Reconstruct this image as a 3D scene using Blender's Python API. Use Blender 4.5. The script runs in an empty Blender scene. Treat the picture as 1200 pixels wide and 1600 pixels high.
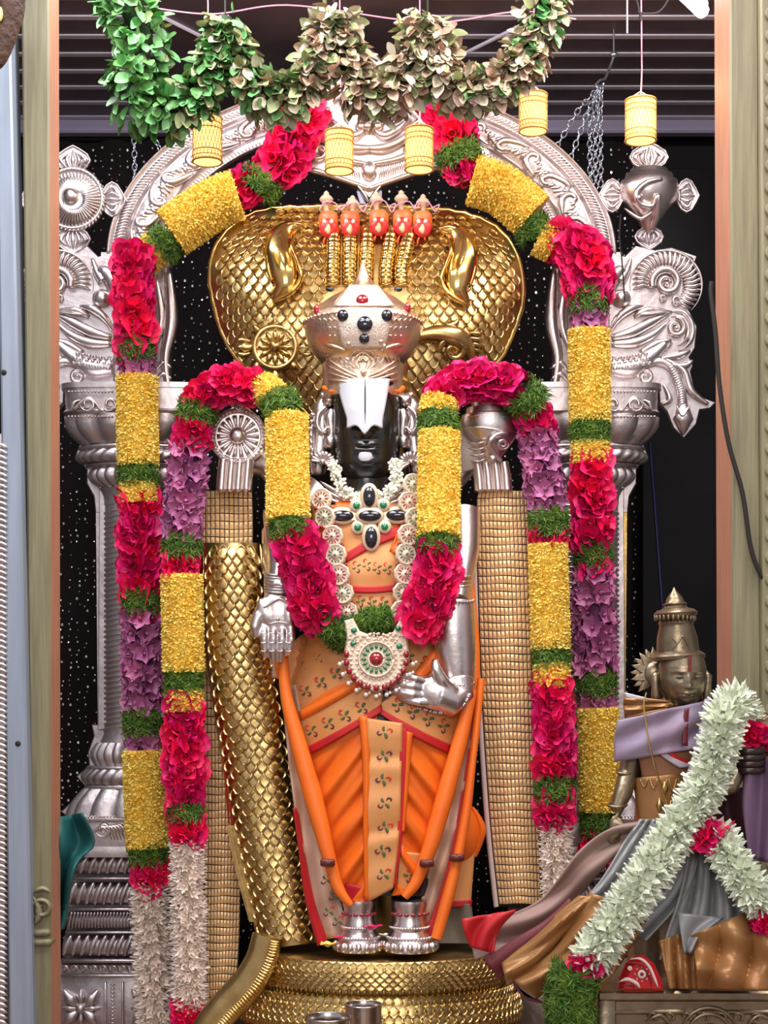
import bpy, bmesh, math, random
from mathutils import Vector as V, Matrix
R = random.Random(7)
C = bpy.context.scene.collection
PI = math.pi
# ---------------------------------------------------------------- camera, world, lamps, exposure
F, CD, CZ, HY = 2500.0, 5.0, 1.5, 1080.0      # focal length in pixels, camera distance and height, horizon row
cd = bpy.data.cameras.new('camera'); cam = bpy.data.objects.new('camera', cd); C.objects.link(cam)
cam.location = (0, -CD, CZ); cam.rotation_euler = (PI/2, 0, 0)
cd.sensor_fit = 'VERTICAL'; cd.sensor_height = 36; cd.lens = 36*F/1600; cd.shift_y = (HY-800)/1600
cd.clip_start = .1
bpy.context.scene.camera = cam
w = bpy.data.worlds.new('hall'); bpy.context.scene.world = w; w.use_nodes = True
w.node_tree.nodes['Background'].inputs[0].default_value = (.92, .88, .95, 1)
w.node_tree.nodes['Background'].inputs[1].default_value = .42
vs = bpy.context.scene.view_settings
bpy.context.scene.display_settings.display_device = 'sRGB'
vs.view_transform = 'Standard'; vs.look = 'None'; vs.gamma = 1; vs.use_curve_mapping = False
vs.exposure = .24
def lamp(name, kind, loc, tgt, energy, col, size=1, sy=None, spot=None):
    l = bpy.data.lights.new(name, kind); l.energy = energy; l.color = col
    if kind == 'AREA':
        l.shape = 'RECTANGLE'; l.size = size; l.size_y = sy or size
    elif kind == 'SPOT':
        l.spot_size = spot; l.spot_blend = .8; l.shadow_soft_size = size
    else:
        l.shadow_soft_size = size
    o = bpy.data.objects.new(name, l); C.objects.link(o); o.location = loc
    if tgt is not None:
        o.rotation_euler = (V(tgt)-V(loc)).to_track_quat('-Z', 'Y').to_euler()
    return o
lamp('front_fill_left', 'AREA', (-1.3, -2.3, 4.75), (-.1, 0, 2.2), 75, (.95, .95, 1), 2.2, 1.2)  # unseen soft panel added before the shrine as fill and for metal reflections
lamp('front_fill_right', 'AREA', (1.3, -2.4, 4.8), (.1, 0, 2.2), 75, (1, .91, .86), 2.2, 1.2)  # right-hand partner of the added fill panel
lamp('front_fill_middle', 'AREA', (.1, -7.5, 3.2), (0, 0, 1.9), 95, (1, .92, .87), 3, 1.5)  # wide fill added far out front to brighten the flowers
lamp('crown_spotlight', 'SPOT', (.06, -.38, 3.74), (-.05, -.03, 2.72), 42, (1, .86, .66), .04, spot=.55)
lamp('shrine_tube_left', 'AREA', (-.75, -.60, 3.80), (-.25, .05, 2.0), 26, (.93, .94, 1), 1.1, .12)
lamp('shrine_tube_right', 'AREA', (.80, -.60, 3.80), (.30, .05, 2.0), 26, (1, .93, .93), 1.1, .12)

# ---------------------------------------------------------------- helpers
def P(px, py, Y=0.):
    d = (CD+Y)/F
    return V(((px-600)*d, Y, CZ-(py-HY)*d))
def S(n, Y=0.): return n*(CD+Y)/F
def lerp(a, b, t): return a+(b-a)*t
def tab(T, x):
    """piecewise linear look-up in rows (x, a, b, ...)"""
    if x <= T[0][0]: return T[0][1:]
    for a, b in zip(T, T[1:]):
        if x <= b[0]:
            t = (x-a[0])/(b[0]-a[0]); return tuple(lerp(p, q, t) for p, q in zip(a[1:], b[1:]))
    return T[-1][1:]
def cr(pts, n=6):
    """Catmull-Rom through tuples of any size"""
    p = [tuple(q) for q in pts]; out = []
    if len(p) == 2:
        return [tuple(lerp(a, b, i/n) for a, b in zip(p[0], p[1])) for i in range(n+1)]
    for i in range(len(p)-1):
        p0 = p[max(i-1, 0)]; p1 = p[i]; p2 = p[i+1]; p3 = p[min(i+2, len(p)-1)]
        for k in range(n):
            t = k/n
            out.append(tuple(.5*((2*b)+(-a+c)*t+(2*a-5*b+4*c-d)*t*t+(-a+3*b-3*c+d)*t**3) for a, b, c, d in zip(p0, p1, p2, p3)))
    out.append(p[-1]); return out
def resamp(pts, n):
    """n+1 points evenly along a polyline of tuples"""
    L = [0]
    for a, b in zip(pts, pts[1:]): L.append(L[-1]+math.dist(a[:2], b[:2])+1e-9)
    out = []; j = 0
    for i in range(n+1):
        s = L[-1]*i/n
        while j < len(L)-2 and L[j+1] < s: j += 1
        t = (s-L[j])/(L[j+1]-L[j]); out.append(tuple(lerp(a, b, t) for a, b in zip(pts[j], pts[j+1])))
    return out
def spiral(cx, cy, r0, r1, a0, turns, n=28):
    return [(cx+lerp(r0, r1, i/n)*math.cos(a0+turns*2*PI*i/n), cy+lerp(r0, r1, i/n)*math.sin(a0+turns*2*PI*i/n)) for i in range(n+1)]
class MB:
    def __init__(s): s.v = []; s.f = []; s.mi = []; s.m = 0
    def add(s, vs_, fs):
        o = len(s.v); s.v.extend(tuple(q) for q in vs_)
        s.f.extend(tuple(i+o for i in f) for f in fs); s.mi.extend([s.m]*len(fs))
    def grid(s, rows, wrap=False, caps=False):
        n = len(rows[0]); vs_ = [p for r in rows for p in r]; fs = []
        for j in range(len(rows)-1):
            for i in range(n if wrap else n-1):
                k = (i+1) % n; fs.append((j*n+i, j*n+k, (j+1)*n+k, (j+1)*n+i))
        if caps:
            fs.append(tuple(range(n))[::-1]); b = (len(rows)-1)*n; fs.append(tuple(b+i for i in range(n)))
        s.add(vs_, fs)
    def tube(s, pts, r, n=8, flat=1., up=None):
        """round or flattened tube through 3D points; r a number or one per point"""
        pts = [V(p) for p in pts]; rows = []; u = V(up) if up else None
        for i, p in enumerate(pts):
            t = (pts[min(i+1, len(pts)-1)]-pts[max(i-1, 0)])
            if t.length < 1e-9: t = V((0, 0, 1))
            t.normalize()
            if u is None: u = t.orthogonal()
            a = u-t*u.dot(t)
            if a.length < 1e-6: a = t.orthogonal()
            a.normalize(); b = t.cross(a)
            if not up: u = a
            rr = r[i] if hasattr(r, '__len__') else r
            rows.append([p+a*rr*flat*math.cos(2*PI*k/n)+b*rr*math.sin(2*PI*k/n) for k in range(n)])
        s.grid(rows, True, True)
    def rib(s, pts, w_, Y, h, n=8, sm=5, taper=True):
        """embossed rib along pixel points: half width w_ px (number or list), half height h px, lying in the plane Y (number or function)"""
        q = cr(pts, sm) if sm else [tuple(p) for p in pts]; m = len(q)-1; rows = []
        yf = Y if callable(Y) else (lambda a, b: Y)
        for i, p in enumerate(q):
            t = i/m
            if hasattr(w_, '__len__'):
                f = t*(len(w_)-1); k = min(int(f), len(w_)-2); ww = lerp(w_[k], w_[k+1], f-k)
            else: ww = w_*(min(1, .12+3.2*min(t, 1-t)) if taper else 1)
            hh = h*(min(1, ww/(max(w_) if hasattr(w_, '__len__') else w_+1e-9))**.6)
            a = q[max(i-1, 0)]; b = q[min(i+1, m)]; dx, dy = b[0]-a[0], b[1]-a[1]; L = math.hypot(dx, dy) or 1
            y0 = yf(p[0], p[1]); nx, ny = -dy/L, dx/L; k_ = (CD+y0)/F
            rows.append([P(p[0]+nx*ww*math.cos(2*PI*k/n), p[1]+ny*ww*math.cos(2*PI*k/n), y0)+V((0, -hh*k_*math.sin(2*PI*k/n), 0)) for k in range(n)])
        s.grid(rows, True, True)
    def plate(s, out, Y, th, bev=3.):
        """flat plate with a bevelled front edge; out = pixel outline, th and bev in px"""
        n = len(out); ar = sum(out[i][0]*out[(i+1) % n][1]-out[(i+1) % n][0]*out[i][1] for i in range(n)); sg = 1 if ar > 0 else -1
        ins = []
        for i in range(n):
            a, b, c = out[i-1], out[i], out[(i+1) % n]
            d1 = math.hypot(b[0]-a[0], b[1]-a[1]) or 1; d2 = math.hypot(c[0]-b[0], c[1]-b[1]) or 1
            n1 = (-(b[1]-a[1])/d1*sg, (b[0]-a[0])/d1*sg); n2 = (-(c[1]-b[1])/d2*sg, (c[0]-b[0])/d2*sg)
            mx, my = n1[0]+n2[0], n1[1]+n2[1]; L = math.hypot(mx, my) or 1
            ins.append((b[0]+mx/L*bev, b[1]+my/L*bev))
        t = S(th, Y)
        A = [P(x, y, Y) for x, y in out]; B = [p-V((0, t*.6, 0)) for p in A]; D = [P(x, y, Y)-V((0, t, 0)) for x, y in ins]
        s.grid([A, B, D], True); o = [p for p in D]; s.add(o, [tuple(range(n))]); s.add(A, [tuple(range(n))[::-1]])
    def box(s, c, sz, M=None):
        x, y, z = sz[0]/2, sz[1]/2, sz[2]/2; c = V(c)
        vs_ = [V((a*x, b*y, d*z)) for a in (-1, 1) for b in (-1, 1) for d in (-1, 1)]
        if M: vs_ = [M @ q for q in vs_]
        s.add([c+q for q in vs_], [(0, 1, 3, 2), (4, 6, 7, 5), (0, 4, 5, 1), (2, 3, 7, 6), (0, 2, 6, 4), (1, 5, 7, 3)])
    def bbox(s, c, sz, b):
        """box with chamfered vertical and horizontal edges"""
        x, y, z = sz[0]/2, sz[1]/2, sz[2]/2; c = V(c); rows = []
        def ring(ix, zz): return [c+V(q) for q in ((-x+ix, -y+ix+b, zz), (-x+ix+b, -y+ix, zz), (x-ix-b, -y+ix, zz), (x-ix, -y+ix+b, zz), (x-ix, y-ix-b, zz), (x-ix-b, y-ix, zz), (-x+ix+b, y-ix, zz), (-x+ix, y-ix-b, zz))]
        s.grid([ring(b, -z), ring(0, -z+b), ring(0, z-b), ring(b, z)], True, True)
    def ell(s, c, r, nu=12, nv=8, M=None):
        c = V(c); rx, ry, rz = (r, r, r) if not hasattr(r, '__len__') else r; rows = []
        for j in range(nv+1):
            a = PI*j/nv; rows.append([])
            for i in range(nu):
                q = V((rx*max(math.sin(a), .004)*math.cos(2*PI*i/nu), ry*max(math.sin(a), .004)*math.sin(2*PI*i/nu), rz*math.cos(a)))
                rows[-1].append(c+(M @ q if M else q))
        s.grid(rows, True, True)
    def dot(s, px, py, rx, ry, Y, h, nu=14, nv=8):
        """half-buried ellipsoid boss, sizes in px"""
        k = S(1, Y); s.ell(P(px, py, Y), (rx*k, h*k, ry*k), nu, nv)
    def lathe(s, prof, c, n=24, ky=1., e=2., fl=None, M=None):
        """profile (r, z) about a vertical axis; ky squashes depth; e superellipse; fl(angle, j) scales the radius"""
        c = V(c); rows = []
        for j, (r, z) in enumerate(prof):
            row = []
            for i in range(n):
                a = 2*PI*i/n; x, y = math.cos(a), math.sin(a)
                k = (abs(x)**e+abs(y)**e)**(-1/e)*r*(fl(a, j) if fl else 1)
                q = V((x*k, y*k*ky, z)); row.append(c+(M @ q if M else q))
            rows.append(row)
        s.grid(rows, True, True)
    def build(s, name, m, parent=None, smooth=True, solid=0, sub=0, remesh=0, fix=True, label=None, kind=None):
        me = bpy.data.meshes.new(name); me.from_pydata(s.v, [], s.f)
        ms = m if isinstance(m, (list, tuple)) else [m]
        for q in ms: me.materials.append(q)
        if len(ms) > 1: me.polygons.foreach_set('material_index', s.mi)
        if fix and len(s.f) < 60000:
            bm = bmesh.new(); bm.from_mesh(me); bmesh.ops.recalc_face_normals(bm, faces=bm.faces); bm.to_mesh(me); bm.free()
        me.polygons.foreach_set('use_smooth', [smooth]*len(me.polygons)); me.update()
        if smooth is True and fix: me.set_sharp_from_angle(angle=.9)
        o = bpy.data.objects.new(name, me); C.objects.link(o)
        if parent: attach(o, parent)
        if solid: q = o.modifiers.new('s', 'SOLIDIFY'); q.thickness = solid; q.offset = 0
        if remesh:
            q = o.modifiers.new('r', 'REMESH'); q.mode = 'VOXEL'; q.voxel_size = remesh; q.use_smooth_shade = True
            q = o.modifiers.new('m', 'SMOOTH'); q.iterations = 4
        if sub: q = o.modifiers.new('u', 'SUBSURF'); q.levels = q.render_levels = sub
        if label: o['label'] = label
        if kind: o['kind'] = kind
        return o
def attach(o, parent):
    o.parent = parent
    if parent.type == 'EMPTY': o.matrix_parent_inverse = Matrix.Translation(-parent.location)
def thing(name, label, cat, loc, group=None):
    o = bpy.data.objects.new(name, None); C.objects.link(o); o.location = loc; o.empty_display_size = .05
    o['label'] = label; o['category'] = cat
    if group: o['group'] = group
    return o
def tag(o, label, cat, group=None):
    o['label'] = label; o['category'] = cat
    if group: o['group'] = group
    return o
def inst(src, M, parent):
    o = src.copy(); C.objects.link(o); attach(o, parent); o.matrix_basis = M; return o
def srcmesh(mb, name, m, **k):
    """a mesh object used once as source of repeats, not linked"""
    o = mb.build(name, m, **k); C.objects.unlink(o); return o
def patch(mb, Lp, Rp, nu, nv, Yf, off=0., fold=None):
    """cloth patch between two pixel polylines lying on the depth function Yf; fold(u, v, x, y) adds metres towards the viewer"""
    A = resamp(cr(Lp, 6), nv); B = resamp(cr(Rp, 6), nv); rows = []
    for a, b in zip(A, B):
        row = []
        for i in range(nu+1):
            u = i/nu; v = len(rows)/nv; x, y = lerp(a[0], b[0], u), lerp(a[1], b[1], u)
            row.append(P(x, y, Yf(x, y)-off-(fold(u, v, x, y) if fold else 0)))
        rows.append(row)
    mb.grid(rows)
# ---------------------------------------------------------------- materials
def mat(name, col, rough=.5, metal=0., col2=None, ns=20., bump=0., bs=60., rnd=0., emit=0., spec=.5, coat=0., sss=0., hue=0., trans=0., stretch=None, ratio=(.35, .65)):
    m = bpy.data.materials.new(name); m.use_nodes = True; nt = m.node_tree; N = nt.nodes; b = N['Principled BSDF']; L = nt.links.new
    b.inputs['Roughness'].default_value = rough; b.inputs['Metallic'].default_value = metal
    b.inputs['Specular IOR Level'].default_value = spec; b.inputs['Coat Weight'].default_value = coat
    b.inputs['Coat Roughness'].default_value = .08
    b.inputs['Base Color'].default_value = (*col, 1)
    if sss: b.inputs['Subsurface Weight'].default_value = sss; b.inputs['Subsurface Radius'].default_value = (.01, .006, .003); b.inputs['Subsurface Scale'].default_value = .5
    if trans: b.inputs['Transmission Weight'].default_value = trans
    tc = N.new('ShaderNodeTexCoord'); src = tc.outputs['Object']
    if stretch:
        mp = N.new('ShaderNodeMapping'); mp.inputs['Scale'].default_value = stretch; L(src, mp.inputs[0]); src = mp.outputs[0]
    out = None
    if col2:
        n = N.new('ShaderNodeTexNoise'); n.inputs['Scale'].default_value = ns; n.inputs['Detail'].default_value = 4; L(src, n.inputs['Vector'])
        mr = N.new('ShaderNodeMapRange'); mr.inputs[1].default_value = ratio[0]; mr.inputs[2].default_value = ratio[1]; L(n.outputs[0], mr.inputs[0])
        mx = N.new('ShaderNodeMix'); mx.data_type = 'RGBA'; mx.inputs[6].default_value = (*col, 1); mx.inputs[7].default_value = (*col2, 1)
        L(mr.outputs[0], mx.inputs[0]); out = mx.outputs[2]
    if rnd or hue:
        oi = N.new('ShaderNodeObjectInfo'); hs = N.new('ShaderNodeHueSaturation'); hs.inputs['Color'].default_value = (*col, 1)
        if out: L(out, hs.inputs['Color'])
        for k, a, mid in (('Value', rnd, 1), ('Hue', hue, .5)):
            mr = N.new('ShaderNodeMapRange'); mr.inputs[3].default_value = mid-a; mr.inputs[4].default_value = mid+a
            L(oi.outputs['Random'], mr.inputs[0]); L(mr.outputs[0], hs.inputs[k])
        out = hs.outputs[0]
    if out: L(out, b.inputs['Base Color'])
    if bump:
        n = N.new('ShaderNodeTexNoise'); n.inputs['Scale'].default_value = bs; n.inputs['Detail'].default_value = 3; L(src, n.inputs['Vector'])
        bp = N.new('ShaderNodeBump'); bp.inputs['Strength'].default_value = bump; bp.inputs['Distance'].default_value = .01
        L(n.outputs[0], bp.inputs['Height']); L(bp.outputs[0], b.inputs['Normal'])
    if emit:
        b.inputs['Emission Color'].default_value = (*col, 1); b.inputs['Emission Strength'].default_value = emit
    return m
SILVER = mat('silver', (.66, .60, .61), .42, 1, (.54, .475, .475), 9, .25, 30)
SILVERB = mat('bright_silver', (.82, .755, .75), .32, 1, (.72, .64, .62), 14, .10, 40)
GOLD = mat('gold', (.72, .53, .23), .30, 1, (.52, .36, .14), 12, .10, 30, rnd=.08)
GOLDP = mat('polished_gold', (.88, .63, .24), .16, 1, (.70, .45, .14), 10, .05, 18)
CHAMP = mat('champagne_metal', (.88, .70, .54), .33, .95, (.66, .49, .37), 30, .25, 110)
CROWNW = mat('jewelled_crown_metal', (.92, .83, .74), .38, .35, (.72, .58, .48), 180, .5, 260)
GRIDG = mat('gold_leaf_cloth', (1.0, .70, .38), .42, .15, (.86, .54, .25), 60, .2, 200)
DARKLINE = mat('dark_thread', (.014, .010, .008), .7)
BRONZE = mat('old_bronze', (.34, .27, .18), .34, .9, (.22, .17, .11), 14, .12, 40)
STONE = mat('black_stone', (.012, .011, .010), .22, 0, coat=.4, bump=.05, bs=30)
WHITE = mat('white_paint', (.55, .56, .61), .45)
ROSE = mat('rose_petal', (.92, .014, .19), .45, 0, (.76, .006, .09), 60, .15, 90, rnd=.22, hue=.012, sss=.08)
ROSED = mat('rose_core', (.22, .004, .02), .7)
YEL = mat('yellow_petal', (1.0, .80, .19), .6, 0, (1.0, .70, .10), 26, rnd=.0)
PURP = mat('purple_orchid', (.38, .075, .23), .5, 0, (.60, .22, .42), 40, rnd=.25, hue=.015)
PURPC = mat('orchid_core', (.12, .02, .09), .7)
JAS = mat('cream_flower', (1.0, .90, .81), .55, 0, (.95, .80, .70), 30, rnd=.10)
TUBW = mat('white_tuberose', (.92, .95, .84), .5, 0, (.80, .88, .66), 22, rnd=.08)
JASG = mat('flower_core', (.55, .46, .34), .7)
GRASS = mat('fern_green', (.045, .13, .010), .55, 0, (.14, .25, .025), 30)
GRASSD = mat('dark_green', (.015, .04, .008), .7)
LEAFS = [mat('leaf_bright_green', (.10, .36, .10), .45, 0, (.20, .50, .16), 25, rnd=.2), mat('leaf_mid_green', (.07, .21, .05), .5, 0, (.13, .30, .08), 25, rnd=.2),
         mat('leaf_olive', (.25, .32, .12), .5, 0, (.38, .38, .20), 25, rnd=.2), mat('leaf_dry_pink', (.62, .37, .29), .55, 0, (.47, .36, .22), 25, rnd=.2),
         mat('leaf_pale', (.62, .57, .40), .55, 0, (.54, .44, .32), 25, rnd=.2)]
ORANGE = mat('orange_silk', (.95, .20, .015), .42, 0, (.86, .15, .01), 5, .06, 300)
RED = mat('red_cloth', (.62, .015, .015), .5, 0, (.48, .01, .02), 8)
BROC = mat('gold_brocade', (.80, .38, .14), .40, .15, (.70, .30, .09), 7, .08, 400)
CREAMC = mat('tan_brocade', (.66, .46, .34), .5, .1, (.50, .31, .20), 8)
# ---------------------------------------------------------------- the setting
CEIL = mat('purple_lit_ceiling', (.20, .155, .20), .45, 0, (.14, .11, .145), 4)  # purple tint of the lighting is put into this colour
STRIP = mat('pale_metal_strip', (.78, .74, .88), .4, .1)
OLIVE = mat('olive_wood', (.25, .225, .125), .42, 0, (.18, .16, .09), 5, .12, 12, stretch=(14, 14, .8))
PINKLIT = mat('pink_lit_wood', (.50, .24, .15), .5, 0, (.40, .18, .11), 6, stretch=(14, 14, .8))  # pinkish light on the posts' inner faces, painted as a wood colour
ALU = mat('grey_blue_metal', (.33, .38, .47), .42, .3, (.28, .33, .41), 5, stretch=(10, 10, .6))
BLACK = mat('black_cloth', (.006, .004, .005), .9)
MAROONB = mat('maroon_black_net', (.012, .004, .004), .85, 0, (.004, .003, .004), 30)
SEQ = mat('sequin', (.85, .85, .88), .2, .3)
BOARD = mat('black_board', (.006, .006, .008), .32, 0, (.010, .009, .009), 5, spec=.12)
FLOORM = mat('warm_bounce_floor', (.30, .19, .13), .35, 0, (.22, .14, .10), 6)  # warm brown chosen so the floor bounces warm light upwards
WALLM = mat('dim_plaster', (.16, .15, .15), .8)
def struct(name, mb, m, **k):
    o = mb.build(name, m, smooth=False, kind='structure', **k); return o
ZP = .28; YB = 1.75; ZC = CZ+880/F*(CD+1.7)
b = MB(); b.box((0, -2, -.05), (9, 12, .1)); struct('floor', b, FLOORM)
b = MB(); b.bbox((0, .55, ZP/2), (3.0, 2.2, ZP), .01); struct('floor_platform', b, FLOORM)
b = MB(); b.box((0, YB+.06, ZC/2), (5, .1, ZC)); struct('wall_back', b, BLACK)
for s, n in ((-1, 'left'), (1, 'right')):
    b = MB(); b.box((s*2.2, .2, ZC/2), (.1, 3.0, ZC)); struct('wall_'+n, b, WALLM)
# ceiling: planks between pale metal strips
b = MB(); b.box((0, .3, ZC+.08), (4.5, 3.0, .06)); ceil = struct('ceiling', b, CEIL)
y = YB-.02; k = 0; sp = .162
pk = MB(); pk.bbox((0, 0, 0), (4.3, sp-.022, .05), .004); pk = srcmesh(pk, 'plank', CEIL, smooth=False)
st = MB(); st.bbox((0, 0, 0), (4.3, .036, .03), .003); st = srcmesh(st, 'metal_strip', STRIP, smooth=False)
while y > -1.1:
    inst(pk, Matrix.Translation((0, y-sp/2, ZC+.024)), ceil); inst(st, Matrix.Translation((0, y-sp, ZC+.010)), ceil); y -= sp
b = MB(); b.bbox(P(520, 203, 1.62)+V((0, 0, .03)), (4.3, .06, .10), .008); struct('trim_1', b, mat('cornice', (.34, .31, .44), .5))
# flat panel fixed under the middle of the ceiling
pz = ZC-.035
def Q(px, py): d = (CZ-pz)*F/(py-HY); return (px-600)*d/F, d-CD
b = MB(); q = [Q(262, 130), Q(225, -40), Q(700, -40), Q(560, 190), Q(285, 190)]
b.add([V((x, yy, pz)) for x, yy in q]+[V((x, yy, pz+.03)) for x, yy in q], [(0, 1, 2, 3, 4), (9, 8, 7, 6, 5)]+[(i, (i+1) % 5, 5+(i+1) % 5, 5+i) for i in range(5)])
pan = b.build('ceiling_panel', CEIL, smooth=False, kind='structure')
b = MB()
for (a, c) in (((240, 18), (312, 54)), ((395, 95), (440, 122)), ((262, 130), (300, 128)), ((705, 92), (830, 30)), ((700, 120), (825, 118)), ((262, 130), (240, 18))):
    x0, y0 = Q(*a); x1, y1 = Q(*c); b.tube([(x0, y0, pz-.004), (x1, y1, pz-.004)], .007, 6)
b.build('metal_strip', STRIP, pan)
# black sequinned net in front of the back wall
cur = thing('sequin_curtain', 'black net curtain dotted with white sequins behind the silver arch', 'curtain', (0, 1.68, ZP))
b = MB(); nx = 60; rows = []
x0, x1 = P(40, 0, 1.68).x, P(1003, 0, 1.68).x
for zz in (ZP+.01, ZC-.06): rows.append([V((lerp(x0, x1, i/nx), 1.68+.012*math.sin(i*1.3)+.008*math.sin(i*.37), zz)) for i in range(nx+1)])
b.grid(rows); b.build('net', MAROONB, cur, solid=.004)
b = MB(); b.tube([(x0, 1.68, ZC-.05), (x1, 1.68, ZC-.05)], .015, 8); b.build('curtain_rod', BOARD, cur)
b = MB(); zz = ZP+.2
while zz < ZC-.1:
    x = x0+.02
    while x < x1-.02:
        if R.random() < .62:
            r = R.choice((.002, .0028, .0035, .005)); cx, cz = x+R.uniform(-.008, .008), zz+R.uniform(-.006, .006); n = 5; t = R.uniform(-.4, .4)
            b.add([V((cx+r*math.cos(2*PI*i/n), 1.655+t*r*math.sin(2*PI*i/n), cz+r*1.2*math.sin(2*PI*i/n))) for i in range(n)], [tuple(range(n))])
        x += .034
    zz += .026
b.build('sequins', SEQ, cur, smooth=False, fix=False, kind='stuff')
# plain black board behind the right edge
b = MB(); bx0, bx1 = P(1003, 0, 1.5).x, P(1180, 0, 1.5).x
bd = thing('black_board', 'plain glossy black board standing behind the right wooden post', 'board', ((bx0+bx1)/2, 1.5, ZP))
b.bbox(((bx0+bx1)/2, 1.5, (ZP+3.62)/2), (bx1-bx0, .03, 3.62-ZP), .004); b.build('panel', BOARD, bd, smooth=False)
b = MB(); b.tube([P(1016, 690, 1.478), P(1036, 960, 1.478)], .006, 6); b.build('edge_strip', mat('dark_blue', (.02, .02, .10), .4), bd)
# wooden posts at both sides of the shrine opening, in front of everything
YP = -.62
def post(name, fx, Y, d, m, inner, side, z0=0., z1=4.4):
    """fx(z) -> (left, right) pixel edges of the front face at top and bottom"""
    (a0, a1), (c0, c1) = fx
    b = MB(); A = P(a0, 0, Y).x; B = P(a1, 0, Y).x; D = P(c0, 1600, Y).x; E_ = P(c1, 1600, Y).x
    zt, zb = P(0, 0, Y).z, P(0, 1600, Y).z
    def ex(xt, xb, z): return xb+(xt-xb)*(z-zb)/(zt-zb)
    rows = []
    for z in (z0, z1):
        l, r = ex(A, D, z), ex(B, E_, z); q = .006
        rows.append([V((l+q, Y, z)), V((r-q, Y, z)), V((r, Y+q, z)), V((r, Y+d, z)), V((l, Y+d, z)), V((l, Y+q, z))])
    b.grid(rows, True, True); n0 = len(b.f); o = b.build(name, [m, inner], smooth=False, kind='structure')
    for p in o.data.polygons:
        if p.normal.x*side > .9: p.material_index = 1
    return o
post('pillar', ((33, 77), (50, 80)), YP, .13, OLIVE, PINKLIT, 1)
al = post('pillar', ((-8, 15), (14, 52)), YP-.05, .10, ALU, ALU, 1)
b = MB()
for (x, yy) in ((6, 582), (28, 1162)): b.ell(P(x, yy, YP-.05), (.008, .004, .008), 10, 6)
b.build('screw', DARKLINE, al)
post('pillar', ((1140, 1186), (1146, 1192)), YP, .20, OLIVE, PINKLIT, -1)
rp = post('pillar', ((1188, 1230), (1194, 1240)), YP-.03, .12, OLIVE, OLIVE, -1)
b = MB()
for yy in range(20, 1500, 34): b.tube([P(*p, YP-.035) for p in spiral(1208, yy, 13, 5, 0, 1.3, 14)], .005, 6)
b.build('carved_scrolls', OLIVE, rp)
# carved bracket on the left post low down
b = MB(); Yc = YP-.01
b.bbox(P(66, 1470, Yc+.03), (.062, .07, .02), .006); b.bbox(P(66, 1455, Yc+.03), (.055, .07, .02), .006)
b.rib(spiral(66, 1420, 18, 4, 2, 1.5), 4, Yc, 6); b.rib([(52, 1394), (66, 1388), (80, 1394)], 4, Yc, 5); b.rib([(54, 1445), (62, 1425), (52, 1400)], 5, Yc, 6)
b.build('carved_bracket', OLIVE, bpy.data.objects['pillar'])
# silver door leaf at the far left
sd = thing('silver_door', 'embossed silver door leaf at the far left edge beside the metal post', 'door', P(-20, 1600, YP-.1))
b = MB(); b.bbox((P(-14, 0, YP-.04).x, YP-.02, 1.1), (.08, .03, 2.2), .004); b.build('panel', SILVERB, sd, smooth=False)
b = MB()
for yy in range(700, 1640, 9): b.rib([(-6, yy), (2, yy-5), (12, yy+1)], 3.2, YP-.052, 4, 6, 3)
b.build('ridges', SILVERB, sd, fix=False)
# dark carved hanging at the top left corner
hg = thing('hanging_carving', 'dark brown carved hanging at the top left corner', 'carving', P(5, -20, YP-.16))
b = MB(); DB = mat('dark_brown_wood', (.055, .028, .02), .7, 0, (.10, .05, .03), 30, .8, 60)
b.tube([P(x, yy, YP-.2) for x, yy in cr([(20, -40), (18, 10), (10, 50), (2, 90), (-6, 110)], 4)], [.035*k_ for k_ in (1, 1, 1, 1, 1, 1, .95, .9, .85, .8, .7, .6, .5, .4, .3, .2, .1)], 12); b.build('body', DB, hg)
b = MB(); b.ell(P(0, 22, YP-.235), (.008, .006, .02), 10, 6); b.build('inlay', mat('pale_inlay', (.8, .6, .25), .4), hg)
# teal cloth tied at the left post
tl = MB(); Yt = YP+.16
patch(tl, [(84, 1278), (86, 1340), (90, 1420), (91, 1455)], [(128, 1270), (148, 1318), (118, 1356), (100, 1450)], 14, 20, lambda x, y_: Yt, 0, lambda u, v, x, y_: .03*math.sin(u*7+v*3)+.02*math.sin(v*9-u*4))
tag(tl.build('teal_cloth', mat('teal_cloth', (.008, .10, .10), .6), solid=.006), 'dark teal cloth bunched against the left wooden post', 'cloth')
# tube light under the ceiling
tb = thing('tube_light', 'white tube light at the top right corner under the ceiling', 'light', P(1085, 8, -.1))
b = MB(); b.tube([P(1020, -58, -.3), P(1098, 18, -.05)], .022, 10); b.build('tube', mat('lit_tube', (.86, .90, 1), .4, emit=7), tb)
b = MB(); b.tube([P(1020, -68, -.3), P(1098, 8, -.05)], .02, 8); b.build('fitting', STRIP, tb)
# ---------------------------------------------------------------- embossed silver arch behind the statue
YA = .45; AX = 565
arch = thing('silver_arch', 'tall embossed silver arch with pillars framing the standing statue', 'arch', P(AX, 1690, YA))
def ap(a, f):
    """point of the arch band: a = angle, f = 0 inner edge .. 1 outer edge"""
    return (AX+lerp(300, 397, f)*math.cos(a), 402-lerp(196, 270, f)*math.sin(a))
prof = [(0, 0), (0, 9), (.03, 12), (.06, 9), (.08, 5), (.2, 5), (.23, 8), (.26, 5), (.32, 6), (.45, 11), (.55, 11), (.64, 6), (.68, 5), (.71, 9), (.74, 5), (.93, 4), (.95, 9), (.98, 10), (1, 6), (1, -2)]
b = MB(); rows = []
for i in range(97):
    a = PI*i/96; rows.append([P(*ap(a, f), YA)-V((0, S(h, YA), 0)) for f, h in prof])
b.grid(rows); b.build('arch_band', SILVER, arch, solid=.004)
b = MB()
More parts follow.
